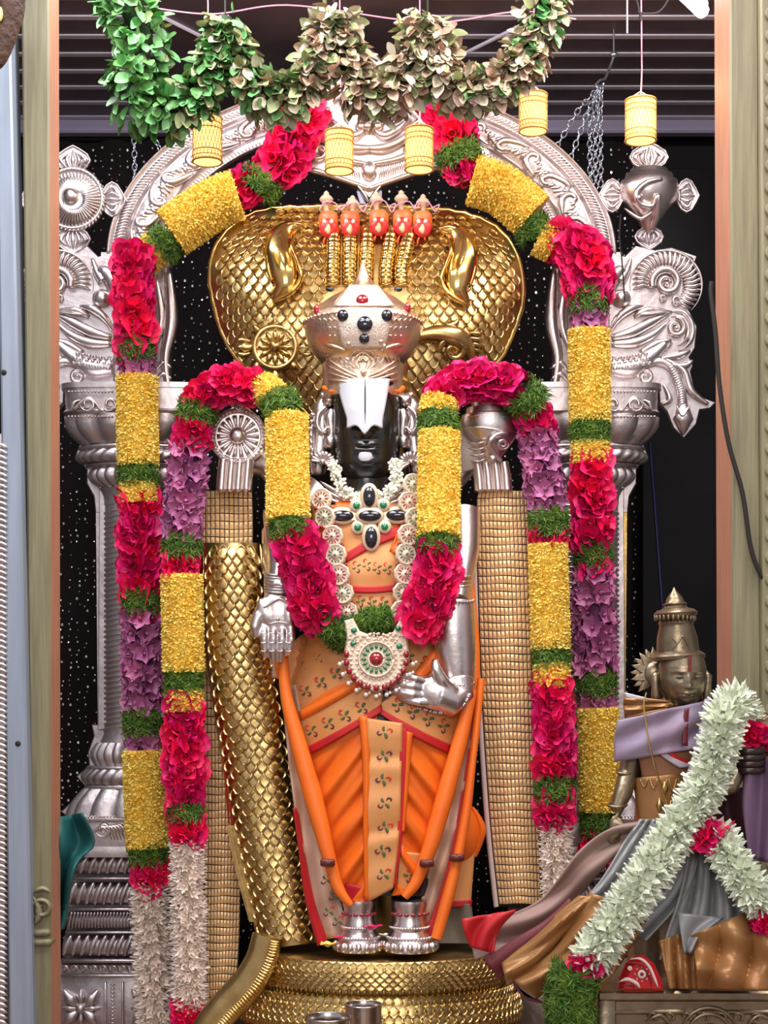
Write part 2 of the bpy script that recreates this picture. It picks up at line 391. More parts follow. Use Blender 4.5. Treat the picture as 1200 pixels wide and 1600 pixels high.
for i in range(168):
    a = PI*(i+.5)/168; sk = .012 if a < PI/2 else -.012
    b.rib([ap(a+sk, .76), ap(a, .84), ap(a-sk*1.5, .925)], 2.4, YA-S(5, YA), 5, 6, 3)
for i in range(150):
    a = PI*(i+.5)/150; b.rib([ap(a, .085), ap(a, .19)], 2.0, YA-S(5, YA), 5, 6, 2)
b.build('flutes', SILVERB, arch, fix=False, kind='stuff')
b = MB()
def scroll(b, a0, a1, flip):
    """one leafy scroll along the arch band"""
    am = (a0+a1)/2; da = a1-a0
    def q(t, f): return ap(a0+da*t, f)
    g = (lambda f: f) if not flip else (lambda f: .96-f)
    b.rib([q(-.1, g(.30)), q(.25, g(.34)), q(.62, g(.44)), q(.66, g(.58)), q(.45, g(.62)), q(.36, g(.52)), q(.48, g(.48))], [3, 6, 7, 6, 5, 4, 2.5], YA-S(7, YA), 9)
    for t, f1, f2 in ((.05, .38, .60), (.75, .36, .58), (.9, .42, .62), (.22, .44, .64)):
        b.rib([q(t, g(f1)), q(t+.05, g((f1+f2)/2)), q(t+.16, g(f2))], [1, 5.5, 1], YA-S(7, YA), 8, 6, 4)
    b.rib([q(.7, g(.62)), q(.86, g(.55)), q(1.02, g(.36))], [1, 5, 2], YA-S(7, YA), 8, 6, 4)
for i in range(20): scroll(b, PI*i/20, PI*(i+1)/20, i % 2)
b.build('leaf_scrolls', SILVERB, arch, fix=False)
def side(s):
    """one half of the arch's stand; s = 1 right, -1 left (mirrored about the axis)"""
    def q(x, y): return (x, y) if s > 0 else (2*AX-x, y)
    def qs(L): return [q(*p) for p in L]
    X0 = 918
    # flat leg with rope strips
    b = MB(); b.plate(qs([(862, 395), (972, 395), (976, 1140), (862, 1140)]), YA, 8, 2); leg = b.build('leg', SILVER, arch)
    b = MB()
    for y in range(616, 1135, 7): b.rib(qs([(864, y+5), (875, y), (889, y-5)]), 2.7, YA-S(8, YA), 6, 6, 2)
    b.rib(qs([(862, 612), (862, 1135)]), 2.5, YA-S(8, YA), 6, 8, 8); b.rib(qs([(891, 612), (891, 1135)]), 2.5, YA-S(8, YA), 6, 8, 8)
    b.rib(qs([(868, 420), (862, 500), (872, 560), (866, 606)]), [5, 12, 8, 5], YA-S(8, YA), 9); b.rib(qs([(888, 430), (878, 500), (890, 545)]), [4, 9, 4], YA-S(8, YA), 8)
    for y in (575, 592): b.rib(qs([(862, y), (876, y-8), (888, y+6)]), [2, 5, 2], YA-S(8, YA), 7)
    b.build('rope_moulding', SILVERB, leg, fix=False)
    # shaft, capital and base tiers, half round
    cx = q(X0, 0)[0]
    def tier(mb, y0, y1, pr, e=2., nfl=0, amp=0, tw=0, n=None, ky=.55):
        N = n or (nfl*6 if nfl else 48); c = P(cx, y1, YA); H = S(y1-y0, YA)
        def fl(a, j): return 1+amp*(abs(math.sin(nfl*a/2+tw*j))-.5) if nfl else 1
        mb.lathe([(S(r, YA), H*(1-t)) for t, r in pr], (c.x, YA, c.z), N, ky, e, fl if nfl else None)
    def bulge(r0, r1, k=7, b_=0): return [(i/k, lerp(r0, r1, i/k)+b_*math.sin(PI*i/k)) for i in range(k+1)]
    b = MB(); tier(b, 608, 616, [(0, 100), (0, 110), (1, 110), (1, 100)], 6); tier(b, 616, 648, bulge(105, 103, 4), 6); tier(b, 648, 655, [(0, 104), (.5, 108), (1, 104)], 6)
    tier(b, 655, 698, bulge(106, 80, 8, 8), 2.6, 15, .10); tier(b, 698, 706, bulge(84, 86, 3, 5)); tier(b, 706, 726, bulge(84, 84, 8, 9), 2, 28, .05, .35); tier(b, 726, 732, bulge(74, 74, 3, 4))
    tier(b, 732, 764, bulge(64, 52, 8, 13), 2, 22, .09); tier(b, 764, 790, bulge(58, 50, 4, -3)); cap = b.build('capital', SILVER, arch)
    b = MB(); Yf = YA-S(58, YA)
    for x0 in (992, 958): b.rib(qs(spiral(x0, 632, 12, 3, 0, 1.4, 20)), 3, Yf, 6)
    b.rib(qs([(970, 645), (990, 622), (1015, 640)]), [1, 4, 2], Yf, 6); b.rib(qs([(1005, 625), (1015, 630), (1018, 642)]), [1, 3, 1], Yf, 5)
    for i in range(14): b.dot(*q(955+i*5.2, 612), 2, 2, Yf-S(7, YA), 3, 8, 5); b.dot(*q(955+i*5.2, 651), 2, 2, Yf-S(4, YA), 3, 8, 5)
    b.build('relief', SILVERB, cap, fix=False)
    b = MB(); b.plate(qs([(960, 608), (1028, 612), (1028, 655), (1030, 668), (1004, 692), (1012, 713), (994, 734), (994, 756), (983, 776), (980, 802), (960, 802)]), YA+.02, 5, 2); b.build('back_plate', SILVER, cap)
    b = MB(); tier(b, 788, 1136, bulge(49, 47, 16), 2, 0, 0); sh = b.build('shaft', SILVER, arch)
    b = MB()
    for y in range(796, 1134, 8):
        pts = []
        for k in range(9):
            a = PI*k/8; pts.append(V((P(cx, 0, YA).x+S(49, YA)*math.cos(a), YA-S(49, YA)*.55*math.sin(a), P(0, y-9*(k/4-1)*s, YA).z)))
        b.tube(pts, S(2.6, YA), 6)
    b.build('spiral_flutes', SILVERB, sh, fix=False)
    b = MB(); b.plate(qs([(960, 800), (980, 800), (977, 1134), (960, 1134)]), YA+.02, 4, 1); b.build('edge_plate', GOLDP if s > 0 else SILVER, sh)
    b = MB(); tier(b, 1134, 1160, bulge(50, 56, 4, -3)); tier(b, 1160, 1196, bulge(58, 60, 8, 9), 2, 24, .10); tier(b, 1196, 1202, bulge(74, 74, 3, 3)); tier(b, 1200, 1224, bulge(74, 78, 8, 8), 2, 30, .05, .3)
    tier(b, 1224, 1231, bulge(76, 80, 3, 2)); tier(b, 1231, 1272, bulge(78, 104, 8, 4), 2.6, 17, .10, 0); tier(b, 1272, 1280, bulge(100, 100, 3, 3), 6); tier(b, 1280, 1318, bulge(92, 95, 4, 2), 6)
    tier(b, 1318, 1334, bulge(98, 100, 3, 2), 6); bs_ = b.build('base', SILVER, arch)
    b = MB(); Yf = YA-S(51, YA)
    b.rib(qs(spiral(968, 1296, 13, 3, 0, 1.4, 20)), 3, Yf, 6)
    for i in range(6): b.rib(qs([(930+i*5, 1312), (938+i*6, 1292), (950+i*8, 1288+i*3)]), [1, 4, 1], Yf, 6, 6, 3)
    for i in range(34): b.dot(*q(842+i*5, 1276), 2, 2, Yf-S(4, YA), 3, 8, 5)
    b.build('relief', SILVERB, bs_, fix=False)
    b = MB(); b.plate(qs([(960, 1132), (986, 1132), (983, 1150), (992, 1175), (990, 1196), (1010, 1213), (995, 1230), (1010, 1245), (1034, 1268), (1020, 1280), (960, 1280)]), YA+.02, 5, 2); b.build('back_plate', SILVER, bs_)
    # wide gadrooned plinth, box shaped
    pl = MB(); xl, xr = 800, 1046
    for i, (y0, y1, gx) in enumerate(((1334, 1368, 0), (1376, 1416, 4), (1422, 1452, 6), (1458, 1496, 12))):
        h = (y1-y0)/2; pl.rib(qs([(xl-gx, (y0+y1)/2), (xr-30+gx, (y0+y1)/2)]), h*.9, YA-.05, 20, 10, 4, False)
        n_ = (16, 17, 44, 18)[i]; 
        for k in range(n_):
            x = lerp(xl-gx+6, xr-32+gx, k/(n_-1)); t = 8 if i != 2 else 3
            pl.rib(qs([(x-t, y0+3), (x, (y0+y1)/2), (x+t*.6, y1-3)]), [2, 6.5 if i != 2 else 2.2, 2], YA-.05-S(17, YA), 7, 6, 3)
        pl.rib(qs([(xl-gx-2, y1+4), (xr-26+gx, y1+4)]), 3, YA-.075, 12, 6, 3, False)
    plinth = pl.build('plinth', SILVER, arch, fix=False)
    b = MB(); cxp = (xl+xr)/2-8; c = P(q(cxp, 0)[0], 1600, YA); b.bbox((c.x, YA+.01, (P(0, 1500, YA).z+ZP)/2), (S(250, YA), .17, P(0, 1500, YA).z-ZP), .006)
    b.bbox((c.x, YA+.01, P(0, 1340, YA).z*.5+P(0, 1500, YA).z*.5), (S(216, YA), .10, S(172, YA)), .006)
    Yf = YA-.078; b.rib(qs([(xl-8, 1502), (xr-12, 1502)]), 3, Yf, 7, 6, 3, False); b.rib(qs([(xl-8, 1524), (xr-12, 1524)]), 3, Yf, 7, 6, 3, False)
    for k in range(16): x = lerp(xl, xr-20, k/15); b.rib(qs([(x-7, 1519), (x, 1510), (x+8, 1508)]), [1, 4, 1], Yf, 6, 6, 3); b.rib(qs([(x-4, 1507), (x+2, 1513), (x+6, 1519)]), [1, 3, 1], Yf, 5, 6, 3)
    for X in (1003, 896):
        b.rib(qs([(X-38, 1534), (X-38, 1640)]), 2.5, Yf, 5, 6, 3, False); b.rib(qs([(X+42, 1534), (X+42, 1640)]), 2.5, Yf, 5, 6, 3, False)
        for dx, dy in ((-1, -1), (1, -1), (-1, 1), (1, 1)):
            b.rib(qs([(X+dx*4, 1575+dy*4), (X+dx*16, 1575+dy*14), (X+dx*28, 1575+dy*30)]), [3, 11, 1], Yf, 12, 8, 4)
        for dx, dy in ((0, -1), (1, 0), (0, 1), (-1, 0)): b.rib(qs([(X+dx*4, 1575+dy*4), (X+dx*18, 1575+dy*18), (X+dx*30, 1575+dy*30)]), [2, 6, 1], Yf, 9, 8, 4)
        b.dot(*q(X, 1575), 9, 9, Yf, 14)
    for y in range(1538, 1640, 6): b.rib(qs([(950, y), (958, y)]), 2, Yf, 4, 6, 2)
    b.build('flower_panel', SILVER, plinth, fix=False)
    # makara head with tail scrolls
    b = MB(); b.plate(qs([(950, 395), (975, 402), (992, 385), (1022, 392), (1048, 388), (1088, 402), (1080, 425), (1066, 436), (1072, 478), (1088, 512), (1085, 545), (1076, 560), (1082, 572), (1078, 582), (1086, 618), (1117, 630), (1108, 640), (1092, 642), (1087, 664), (1067, 686), (1050, 670), (1040, 644), (1029, 632), (1028, 610), (950, 610)]), YA-.008, 8, 2)
    mk = b.build('makara', SILVER, arch)
    Yp = YA-.008-S(8, YA); b = MB()
    for k in range(26):
        a = lerp(PI*1.02, PI*-.25, k/25) if True else 0
        cx_, cy_ = 1040, 447; r0, r1 = 26, 52+6*math.sin(k*.12)
        b.rib(qs([(cx_+r0*math.cos(a), cy_-r0*math.sin(a)), (cx_+(r0+r1)/2*math.cos(a-.06), cy_-(r0+r1)/2*math.sin(a-.06)), (cx_+r1*math.cos(a+.05), cy_-r1*math.sin(a+.05))]), 3.2, Yp, 9, 6, 3)
    b.rib(qs([(cx_+56*math.cos(t), cy_-54*math.sin(t)) for t in [PI*1.05-PI*1.3*i/14 for i in range(15)]]), 3, Yp, 8)
    b.rib(qs([(1060, 404), (1075, 403), (1083, 405)]), [6, 4, 1], Yp, 6)
    b.rib(qs(spiral(1041, 443, 24, 5, PI*.9, 1.5, 26)), [8, 7, 5, 4], Yp, 14)
    b.dot(*q(1041, 446), 5, 5, Yp, 12); b.rib(qs(spiral(1057, 470, 8, 3, 0, 1.3, 16)), 3, Yp, 8); b.rib(qs(spiral(1036, 466, 6, 2, 0, 1.2, 14)), 2.5, Yp, 7)
    b.build('mane', SILVERB, mk, fix=False)
    b = MB(); b.dot(*q(970, 467), 16, 15, Yp, 16, 18, 10)
    b.rib(qs([(948, 470), (952, 440), (968, 425), (982, 430)]), [10, 16, 12, 4], Yp, 16); b.rib(qs([(985, 405), (978, 425), (968, 440)]), [3, 8, 10], Yp, 12)
    b.rib(qs([(952, 520), (965, 498), (985, 484), (1004, 480)]), [2, 7, 8, 3], Yp, 16)
    b.rib(qs([(955, 528), (985, 520), (1015, 505), (1050, 488)]), [5, 10, 9, 1], Yp, 14); b.rib(qs([(955, 538), (990, 536), (1020, 523), (1046, 500)]), [5, 9, 7, 1], Yp, 12)
    b.rib(qs([(990, 496), (1010, 486), (1050, 487)]), [3, 8, 1], Yp, 12); b.rib(qs([(1000, 492), (1020, 490), (1046, 487)]), 1.2, Yp-S(9, YA), 4)
    b.rib(qs([(952, 572), (985, 575), (1015, 558), (1040, 536)]), [16, 18, 12, 7], Yp, 18, 12); b.rib(qs([(1000, 552), (1025, 538), (1046, 534), (1040, 548)]), [5, 7, 5, 2], Yp, 12)
    for i in range(7):
        for j in range(3): b.dot(*q(955+i*9+j*3, 562+j*7-i*1.5), 4, 3, Yp-S(15, YA), 4, 8, 5)
    b.build('head_relief', SILVERB, mk, fix=False)
    b = MB(); b.rib(qs(spiral(1055, 513, 15, 4, -PI/2, 1.4, 24)), [5, 4, 3], Yp, 10); b.dot(*q(1056, 514), 5, 5, Yp, 10)
    for r_, w_ in ((20, 4), (27, 4.5)): b.rib(qs([(1055+r_*math.cos(t), 517+r_*1.15*math.sin(t)) for t in [-1.9+i*.3 for i in range(12)]]), w_, Yp, 9)
    b.rib(qs([(1030, 560), (1060, 556), (1078, 548)]), [2, 7, 2], Yp, 9); b.rib(qs([(1046, 570), (1070, 572), (1082, 563)]), [3, 6, 2], Yp, 9)
    b.rib(qs([(1000, 575), (1028, 565), (1052, 578), (1063, 605), (1066, 636)]), [5, 8, 8, 8, 9], Yp, 9, 10); b.rib(qs([(1040, 562), (1068, 580), (1080, 612), (1106, 632)]), [3, 6, 7, 3], Yp, 9)
    for k in range(16): t = k/15; x = 1048+17*math.sin(t*1.5); y = 574+56*t; b.rib(qs([(x-6, y+2), (x+7, y-2)]), 1.6, Yp-S(7, YA), 4, 6, 2)
    b.rib(qs([(1036, 600), (1046, 624), (1032, 632)]), [2, 6, 2], Yp, 8)
    b.rib(qs([(1067, 632), (1067, 655), (1067, 680)]), [8, 17, 1.5], Yp, 14, 12); b.rib(qs([(1057, 634), (1066, 650), (1077, 634)]), [1, 3, 1], Yp-S(10, YA), 5)
    b.rib(qs(spiral(1008, 590, 12, 3, PI, 1.4, 20)), [5, 4, 3], Yp, 9); b.rib(qs([(950, 602), (985, 606), (1010, 604)]), [4, 5, 2], Yp, 7)
    b.build('tail_scrolls', SILVERB, mk, fix=False)
for s in (1, -1): side(s)
# finials: discus at the left, conch at the right, each on a stalk with four petals
def petal(b, x, y, ang, L, w_, Y, n_=5):
    d = (math.cos(ang), math.sin(ang)); nrm = (-d[1], d[0]); out = []
    for t, k in ((0, .35), (.18, .8), (.42, 1), (.65, .85), (.85, .42), (1, 0), (.85, -.42), (.65, -.85), (.42, -1), (.18, -.8), (0, -.35)):
        out.append((x+d[0]*L*t+nrm[0]*w_*k, y+d[1]*L*t+nrm[1]*w_*k))
    b.plate(out, Y, 5, 2)
    b.rib(out+[out[0]], 1.8, Y-S(5, Y), 4, 6, 0, False)
    for k in range(n_):
        f = lerp(-.75, .75, k/(n_-1)); b.rib([(x+d[0]*L*.12+nrm[0]*w_*f*.4, y+d[1]*L*.12+nrm[1]*w_*f*.4), (x+d[0]*L*.45+nrm[0]*w_*f*.95, y+d[1]*L*.45+nrm[1]*w_*f*.95), (x+d[0]*L*(.82-.2*abs(f))+nrm[0]*w_*f*.35, y+d[1]*L*(.82-.2*abs(f))+nrm[1]*w_*f*.35)], [1.5, w_*.16, 1], Y-S(5, Y), 6, 6, 4)
YFn = .44
fin = MB(); cx, cy = 114, 312
for a, L, w_, r in ((-PI/2, 40, 27, 44), (0, 36, 27, 46), (PI/2, 42, 27, 44), (PI, 36, 27, 46)): petal(fin, cx+math.cos(a)*r, cy+math.sin(a)*r, a, L, w_, YFn)
f1 = fin.build('discus_finial', SILVER, arch, fix=False)
b = MB(); c = P(cx, cy, YFn-S(4, YFn)); M = Matrix.Rotation(PI/2, 3, 'X')
b.lathe([(S(r, YFn), S(h, YFn)) for r, h in ((50, -6), (51, 4), (48, 9), (44, 8), (42, 5), (30, 11), (16, 18), (13, 16), (12, 22), (7, 27), (1, 28))], c, 40, 1, 2, None, M)
for k in range(46):
    a = 2*PI*k/46; b.rib([(cx+15*math.cos(a), cy+15*math.sin(a)), (cx+42*math.cos(a+.12), cy+42*math.sin(a+.12))], [1.2, 2.6], lambda x, y: YFn-S(4, YFn)-S(lerp(17, 6, min(1, max(0, (math.hypot(x-cx, y-cy)-15)/27))), YFn), 3, 6, 3)
    b.rib([(cx+46*math.cos(a), cy+46*math.sin(a)), (cx+51*math.cos(a+.09), cy+51*math.sin(a+.09))], 1.6, YFn-S(12, YFn), 3, 6, 2)
b.build('wheel', SILVERB, f1, fix=False)
fin = MB(); cx, cy = 1014, 306
for a, L, w_, rx in ((-PI/2, 42, 30, 42), (0, 34, 26, 44), (PI/2, 34, 22, 50), (PI, 36, 26, 42)): petal(fin, cx+math.cos(a)*rx, cy+math.sin(a)*rx, a, L, w_, YFn)
f2 = fin.build('conch_finial', SILVER, arch, fix=False)
def conch(b, cx, y0, y1, hw, Y, ky=.8, n=28):
    H = y1-y0; pr = [(0, .06), (.03, .3), (.06, .42), (.07, .62), (.12, .60), (.14, .78), (.22, .82), (.24, .95), (.36, 1), (.5, .93), (.65, .68), (.8, .4), (.92, .24), (1, .16)]
    c = P(cx, y1, Y); b.lathe([(S(hw*r, Y), S(H*(1-t), Y)) for t, r in pr], c, n, ky)
b = MB(); conch(b, cx, 258, 366, 47, YFn-.01)
yf = lambda x, y: YFn-.01-S(47*.8, YFn)*math.sqrt(max(0, 1-((x-cx)/50)**2))*(1 if y < 310 else max(.2, 1-(y-310)/75))
b.rib([(1035, 280), (1012, 285), (995, 300), (1000, 318), (1020, 322), (1028, 305), (1025, 340), (1016, 362)], [3, 5, 5, 4, 4, 5, 7, 4], yf, 7); b.dot(998, 309, 6, 5, yf(998, 309), 5); b.rib([(975, 325), (1000, 342), (1020, 330)], 3, yf, 4)
b.build('conch_shell', SILVERB, f2, fix=False)
# kirtimukha mask at the crown of the arch
b = MB(); b.plate([(462, 268), (478, 215), (500, 190), (506, 150), (520, 118), (548, 105), (560, 85), (574, 76), (590, 88), (604, 104), (640, 120), (655, 150), (660, 190), (684, 220), (697, 268), (660, 275), (610, 292), (592, 300), (578, 318), (562, 304), (540, 288), (500, 276)], YA-.03, 16, 5)
kt = b.build('lion_mask', SILVER, arch)
b = MB(); Yk = YA-.03-S(16, YA)
for s in (1, -1):
    def q(x, y): return (577+s*(x-577), y)
    def qs(L): return [q(*p) for p in L]
    b.rib(qs([(577, 258), (620, 250), (660, 232), (690, 208)]), [4, 6, 7, 3], Yk, 10); b.rib(qs([(577, 234), (605, 232), (640, 212), (655, 180)]), [6, 9, 9, 3], Yk, 15)
    b.rib(qs([(577, 296), (612, 284), (655, 270), (697, 262)]), [4, 5, 6, 3], Yk, 10)
    for k in range(13): x = 592+k*3.6; b.rib(qs([(x+4, 252-k*1.0), (x, 284-k*1.3)]), 1.4, Yk, 5, 6, 2)
    b.rib(qs(spiral(655, 238, 20, 4, PI, 1.5, 24)), [6, 5, 4], Yk, 13); b.rib(qs([(640, 170), (662, 195), (676, 225)]), [4, 9, 4], Yk, 14)
    b.rib(qs([(590, 140), (612, 128), (640, 142), (648, 165)]), [4, 8, 8, 4], Yk, 14); b.dot(*q(610, 165), 15, 13, Yk, 15, 16, 10); b.rib(qs([(590, 160), (610, 146), (634, 160)]), [2, 5, 2], Yk-S(4, YA), 9)
    b.rib(qs([(585, 205), (600, 214), (620, 205), (640, 186)]), [4, 8, 8, 3], Yk, 14); b.dot(*q(590, 200), 11, 9, Yk, 14)
    b.rib(qs([(577, 92), (592, 104), (600, 120)]), [3, 7, 3], Yk, 10); b.rib(qs([(600, 300-14), (588, 300), (577, 318)]), 3, Yk, 7)
b.rib([(577, 130), (577, 170), (577, 205)], [6, 9, 15], Yk, 20); b.dot(577, 268, 13, 16, Yk, 13, 18, 10); b.rib([(577, 90), (577, 112)], [2, 7, 2], Yk, 10)
b.build('mask_relief', SILVERB, kt, fix=False)
b = MB(); b.rib([(560, 298), (568, 320), (578, 338), (590, 318), (594, 298)], [3, 5, 6, 5, 3], YA-.05, 5); b.build('ribbon', mat('blue_white_cloth', (.45, .48, .68), .6), kt)
# chains from which the arch is stayed
CHM = mat('chain_steel', (.52, .56, .64), .3, .9)
lk = MB(); n = 16; lk.tube([V((.0085*math.cos(2*PI*i/n)*1, 0, .016*math.sin(2*PI*i/n))) for i in range(n+1)], .0028, 6)
LINK = srcmesh(lk, 'link', CHM, fix=False)
def chain(pts, label, group=None):
    pts = [V(p) for p in pts]; r = thing('chain', label, 'chain', pts[-1], group); L = 0; segs = []
    i = 0
    for a, c in zip(pts, pts[1:]):
        d = (c-a); m = max(1, int(d.length/.0255)); q = d.to_track_quat('Z', 'Y').to_matrix().to_4x4()
        for k in range(m):
            inst(LINK, Matrix.Translation(a+d*(k+.5)/m) @ q @ Matrix.Rotation((i % 2)*PI/2+.35, 4, 'Z'), r); i += 1
    return r
Yc = .62
chain([P(208, 150, Yc), P(210, 236, .55), P(211, 286, .5)], 'steel chain hanging straight beside the left shoulder of the silver arch')
chain([P(222, 176, .55), P(252, 238, .5)], 'short slanting steel chain behind the left end of the leaf festoon')
hk = P(937, 136, Yc)
chain([hk, P(905, 170, .55), P(868, 232, .5)], 'outer slanting strand of steel chain under the right ceiling hook')
chain([hk, P(917, 178, .55), P(886, 262, .5)], 'inner slanting strand of steel chain under the right ceiling hook')
for i, (x, y) in enumerate(((921, 290), (930, 296), (938, 292))):
    chain([hk+V((.004*i-.004, -.004*i, 0)), P(x, 180+i*6, .6), P(x+1, y, .52)], ('left strand of the three chains hanging straight from the right hook', 'middle strand of the three chains hanging straight from the right hook', 'right strand of the three chains hanging straight from the right hook')[i])
h = MB(); h.tube([P(959, 88, .7), P(955, 100, .7), P(950, 113, .68), P(945, 124, .65), P(937, 126, .63), P(931, 132, .62), P(934, 139, .62), P(941, 138, .62), P(943, 130, .62)], .005, 8); h.ell(P(959, 86, .7), (.016, .016, .012))
h.tube([P(959, 86, .7), V((P(959, 86, .7).x, .7, ZC))], .003, 6)
tag(h.build('ceiling_hook', CHM), 'steel ceiling hook holding the bundle of chains at the right', 'hook')
# ---------------------------------------------------------------- the gold serpent: hood, necks, trunk, tail and coils
serp = thing('serpent_throne', 'gold scaled serpent with a wide hood behind the statue and coiled body beneath it', 'statue', P(600, 1700, 0))
OUT = cr([(490, 655), (455, 622), (400, 585), (362, 550), (340, 500), (327, 440), (330, 405), (346, 370), (388, 335), (430, 326), (500, 323), (580, 322), (675, 326), (730, 333), (770, 350), (800, 380), (816, 430), (815, 480), (803, 515), (780, 562), (740, 590), (690, 625), (650, 655)], 4)
HCX, HCY = 572, 470
def hood_edge(a):
    """distance of the hood outline from its middle in direction a"""
    best = 200; d = 9
    for x, y in OUT:
        e = abs((math.atan2(y-HCY, x-HCX)-a+PI) % (2*PI)-PI)
        if e < d: d = e; best = math.hypot(x-HCX, y-HCY)
    return best
EDGE = [hood_edge(-PI+2*PI*i/180) for i in range(181)]
for _ in range(2): EDGE = [(EDGE[i-1 if i else 179]+EDGE[i]+EDGE[(i+1) % 180])/3 for i in range(180)]; EDGE.append(EDGE[0])
def hr(x, y):
    a = (math.atan2(y-HCY, x-HCX)+PI)/(2*PI)*180; i = min(179, int(a)); return math.hypot(x-HCX, y-HCY)/lerp(EDGE[i], EDGE[i+1], a-i)
YH = .34
def Yhood(x, y):
    r = min(1.0, hr(x, y)); return YH-.11*(1-r**3.2)-.03*(1-r)+.02*math.cos((x-HCX)/70)*(1-r)
b = MB(); rows = []; NR = 14
for j in range(NR+1):
    f = max(.01, j/NR); row = []
    for i in range(120):
        a = -PI+2*PI*i/120; e = EDGE[int(i*1.5)]*f; x, y = HCX+e*math.cos(a), HCY+e*math.sin(a); row.append(P(x, y, Yhood(x, y)))
    rows.append(row)
rim = rows[-1]; rows.append([p+V((0, .035, 0)) for p in rim])
b.grid(rows, True); b.add(rows[0], [tuple(range(120))]); b.add(rows[-1], [tuple(range(120))])
hood = b.build('hood', GOLD, serp)
b = MB(); b.tube([p+V((0, .006, 0)) for p in rim]+[rim[0]+V((0, .006, 0))], .010, 8); b.build('rim', GOLDP, hood)
# one scale: a lifted, domed shield; local x right, z up, -y towards the viewer
def scale_mb(wd, ht, lift, dome):
    o = [(0, .52), (-.30, .34), (-.5, .06), (-.42, -.22), (-.2, -.42), (0, -.52), (.2, -.42), (.42, -.22), (.5, .06), (.30, .34)]
    m = MB(); vs_ = []
    def yy(z): return -lift*(.5-z)*1.0-.0006
    B = [(x*wd*1.02, .004, z*ht*1.02) for x, z in o]; A = [(x*wd, yy(z), z*ht) for x, z in o]; A2 = [(x*wd*.88, yy(z)-.0004, z*ht*.89) for x, z in o]; I = [(x*wd*.74, yy(z)+.0034, z*ht*.76) for x, z in o]
    m.grid([B, A, A2, I], True); n = len(o); m.add(I+[(0, yy(0)+dome*.5, 0)], [(i, (i+1) % n, n) for i in range(n)]); return m
def frame(Yf, x, y):
    e = 2.; p = P(x, y, Yf(x, y)); tx = P(x+e, y, Yf(x+e, y))-P(x-e, y, Yf(x-e, y)); tz = P(x, y-e, Yf(x, y-e))-P(x, y+e, Yf(x, y+e))
    tx.normalize(); n = tz.cross(tx)*-1
    if n.y > 0: n = -n
    n.normalize(); tz = (n*-1).cross(tx)*-1
    tz = tx.cross(-n); tz.normalize()
    return p, Matrix((tx, -n, tz)).transposed()
def scales(pts, Yf, src_mb, parent, limit, name='scale', rot=None, off=0.):
    """individual scales up to the limit, the rest one joined part"""
    src = srcmesh(src_mb, name, GOLD); rest = MB(); k = 0
    for i, (x, y, sx, sz) in enumerate(pts):
        p, M = frame(Yf, x, y)
        if rot: M = M @ Matrix.Rotation(rot(x, y), 3, 'Y')
        M = M @ Matrix.Rotation(R.uniform(-.07, .07), 3, 'X') @ Matrix.Rotation(R.uniform(-.07, .07), 3, 'Z') @ Matrix.Diagonal((sx, 1, sz))
        if i < limit: inst(src, Matrix.Translation(p+V((0, -off, 0))) @ M.to_4x4(), parent)
        else: rest.add([p+M @ V(q)+V((0, -off, 0)) for q in src_mb.v], src_mb.f)
    if rest.v: rest.build(name+'s', GOLD, parent, fix=False, kind='stuff')
dx, dy = 17.0, 11.6; pts = []
y = 332; j = 0
while y < 655:
    x = 320+(j % 2)*dx/2
    while x < 825:
        r = hr(x, y)
        if r < .955 and not (512 < x < 640 and 350 < y < 462) and not (HCX-70 < x < HCX+65 and y > 470): pts.append((x, y, 1.02, 1.0))
        x += dx
    y += dy; j += 1
R.shuffle(pts)
scales(pts, Yhood, scale_mb(S(17.4, .22), S(23, .22), .012, .004), hood, 300)
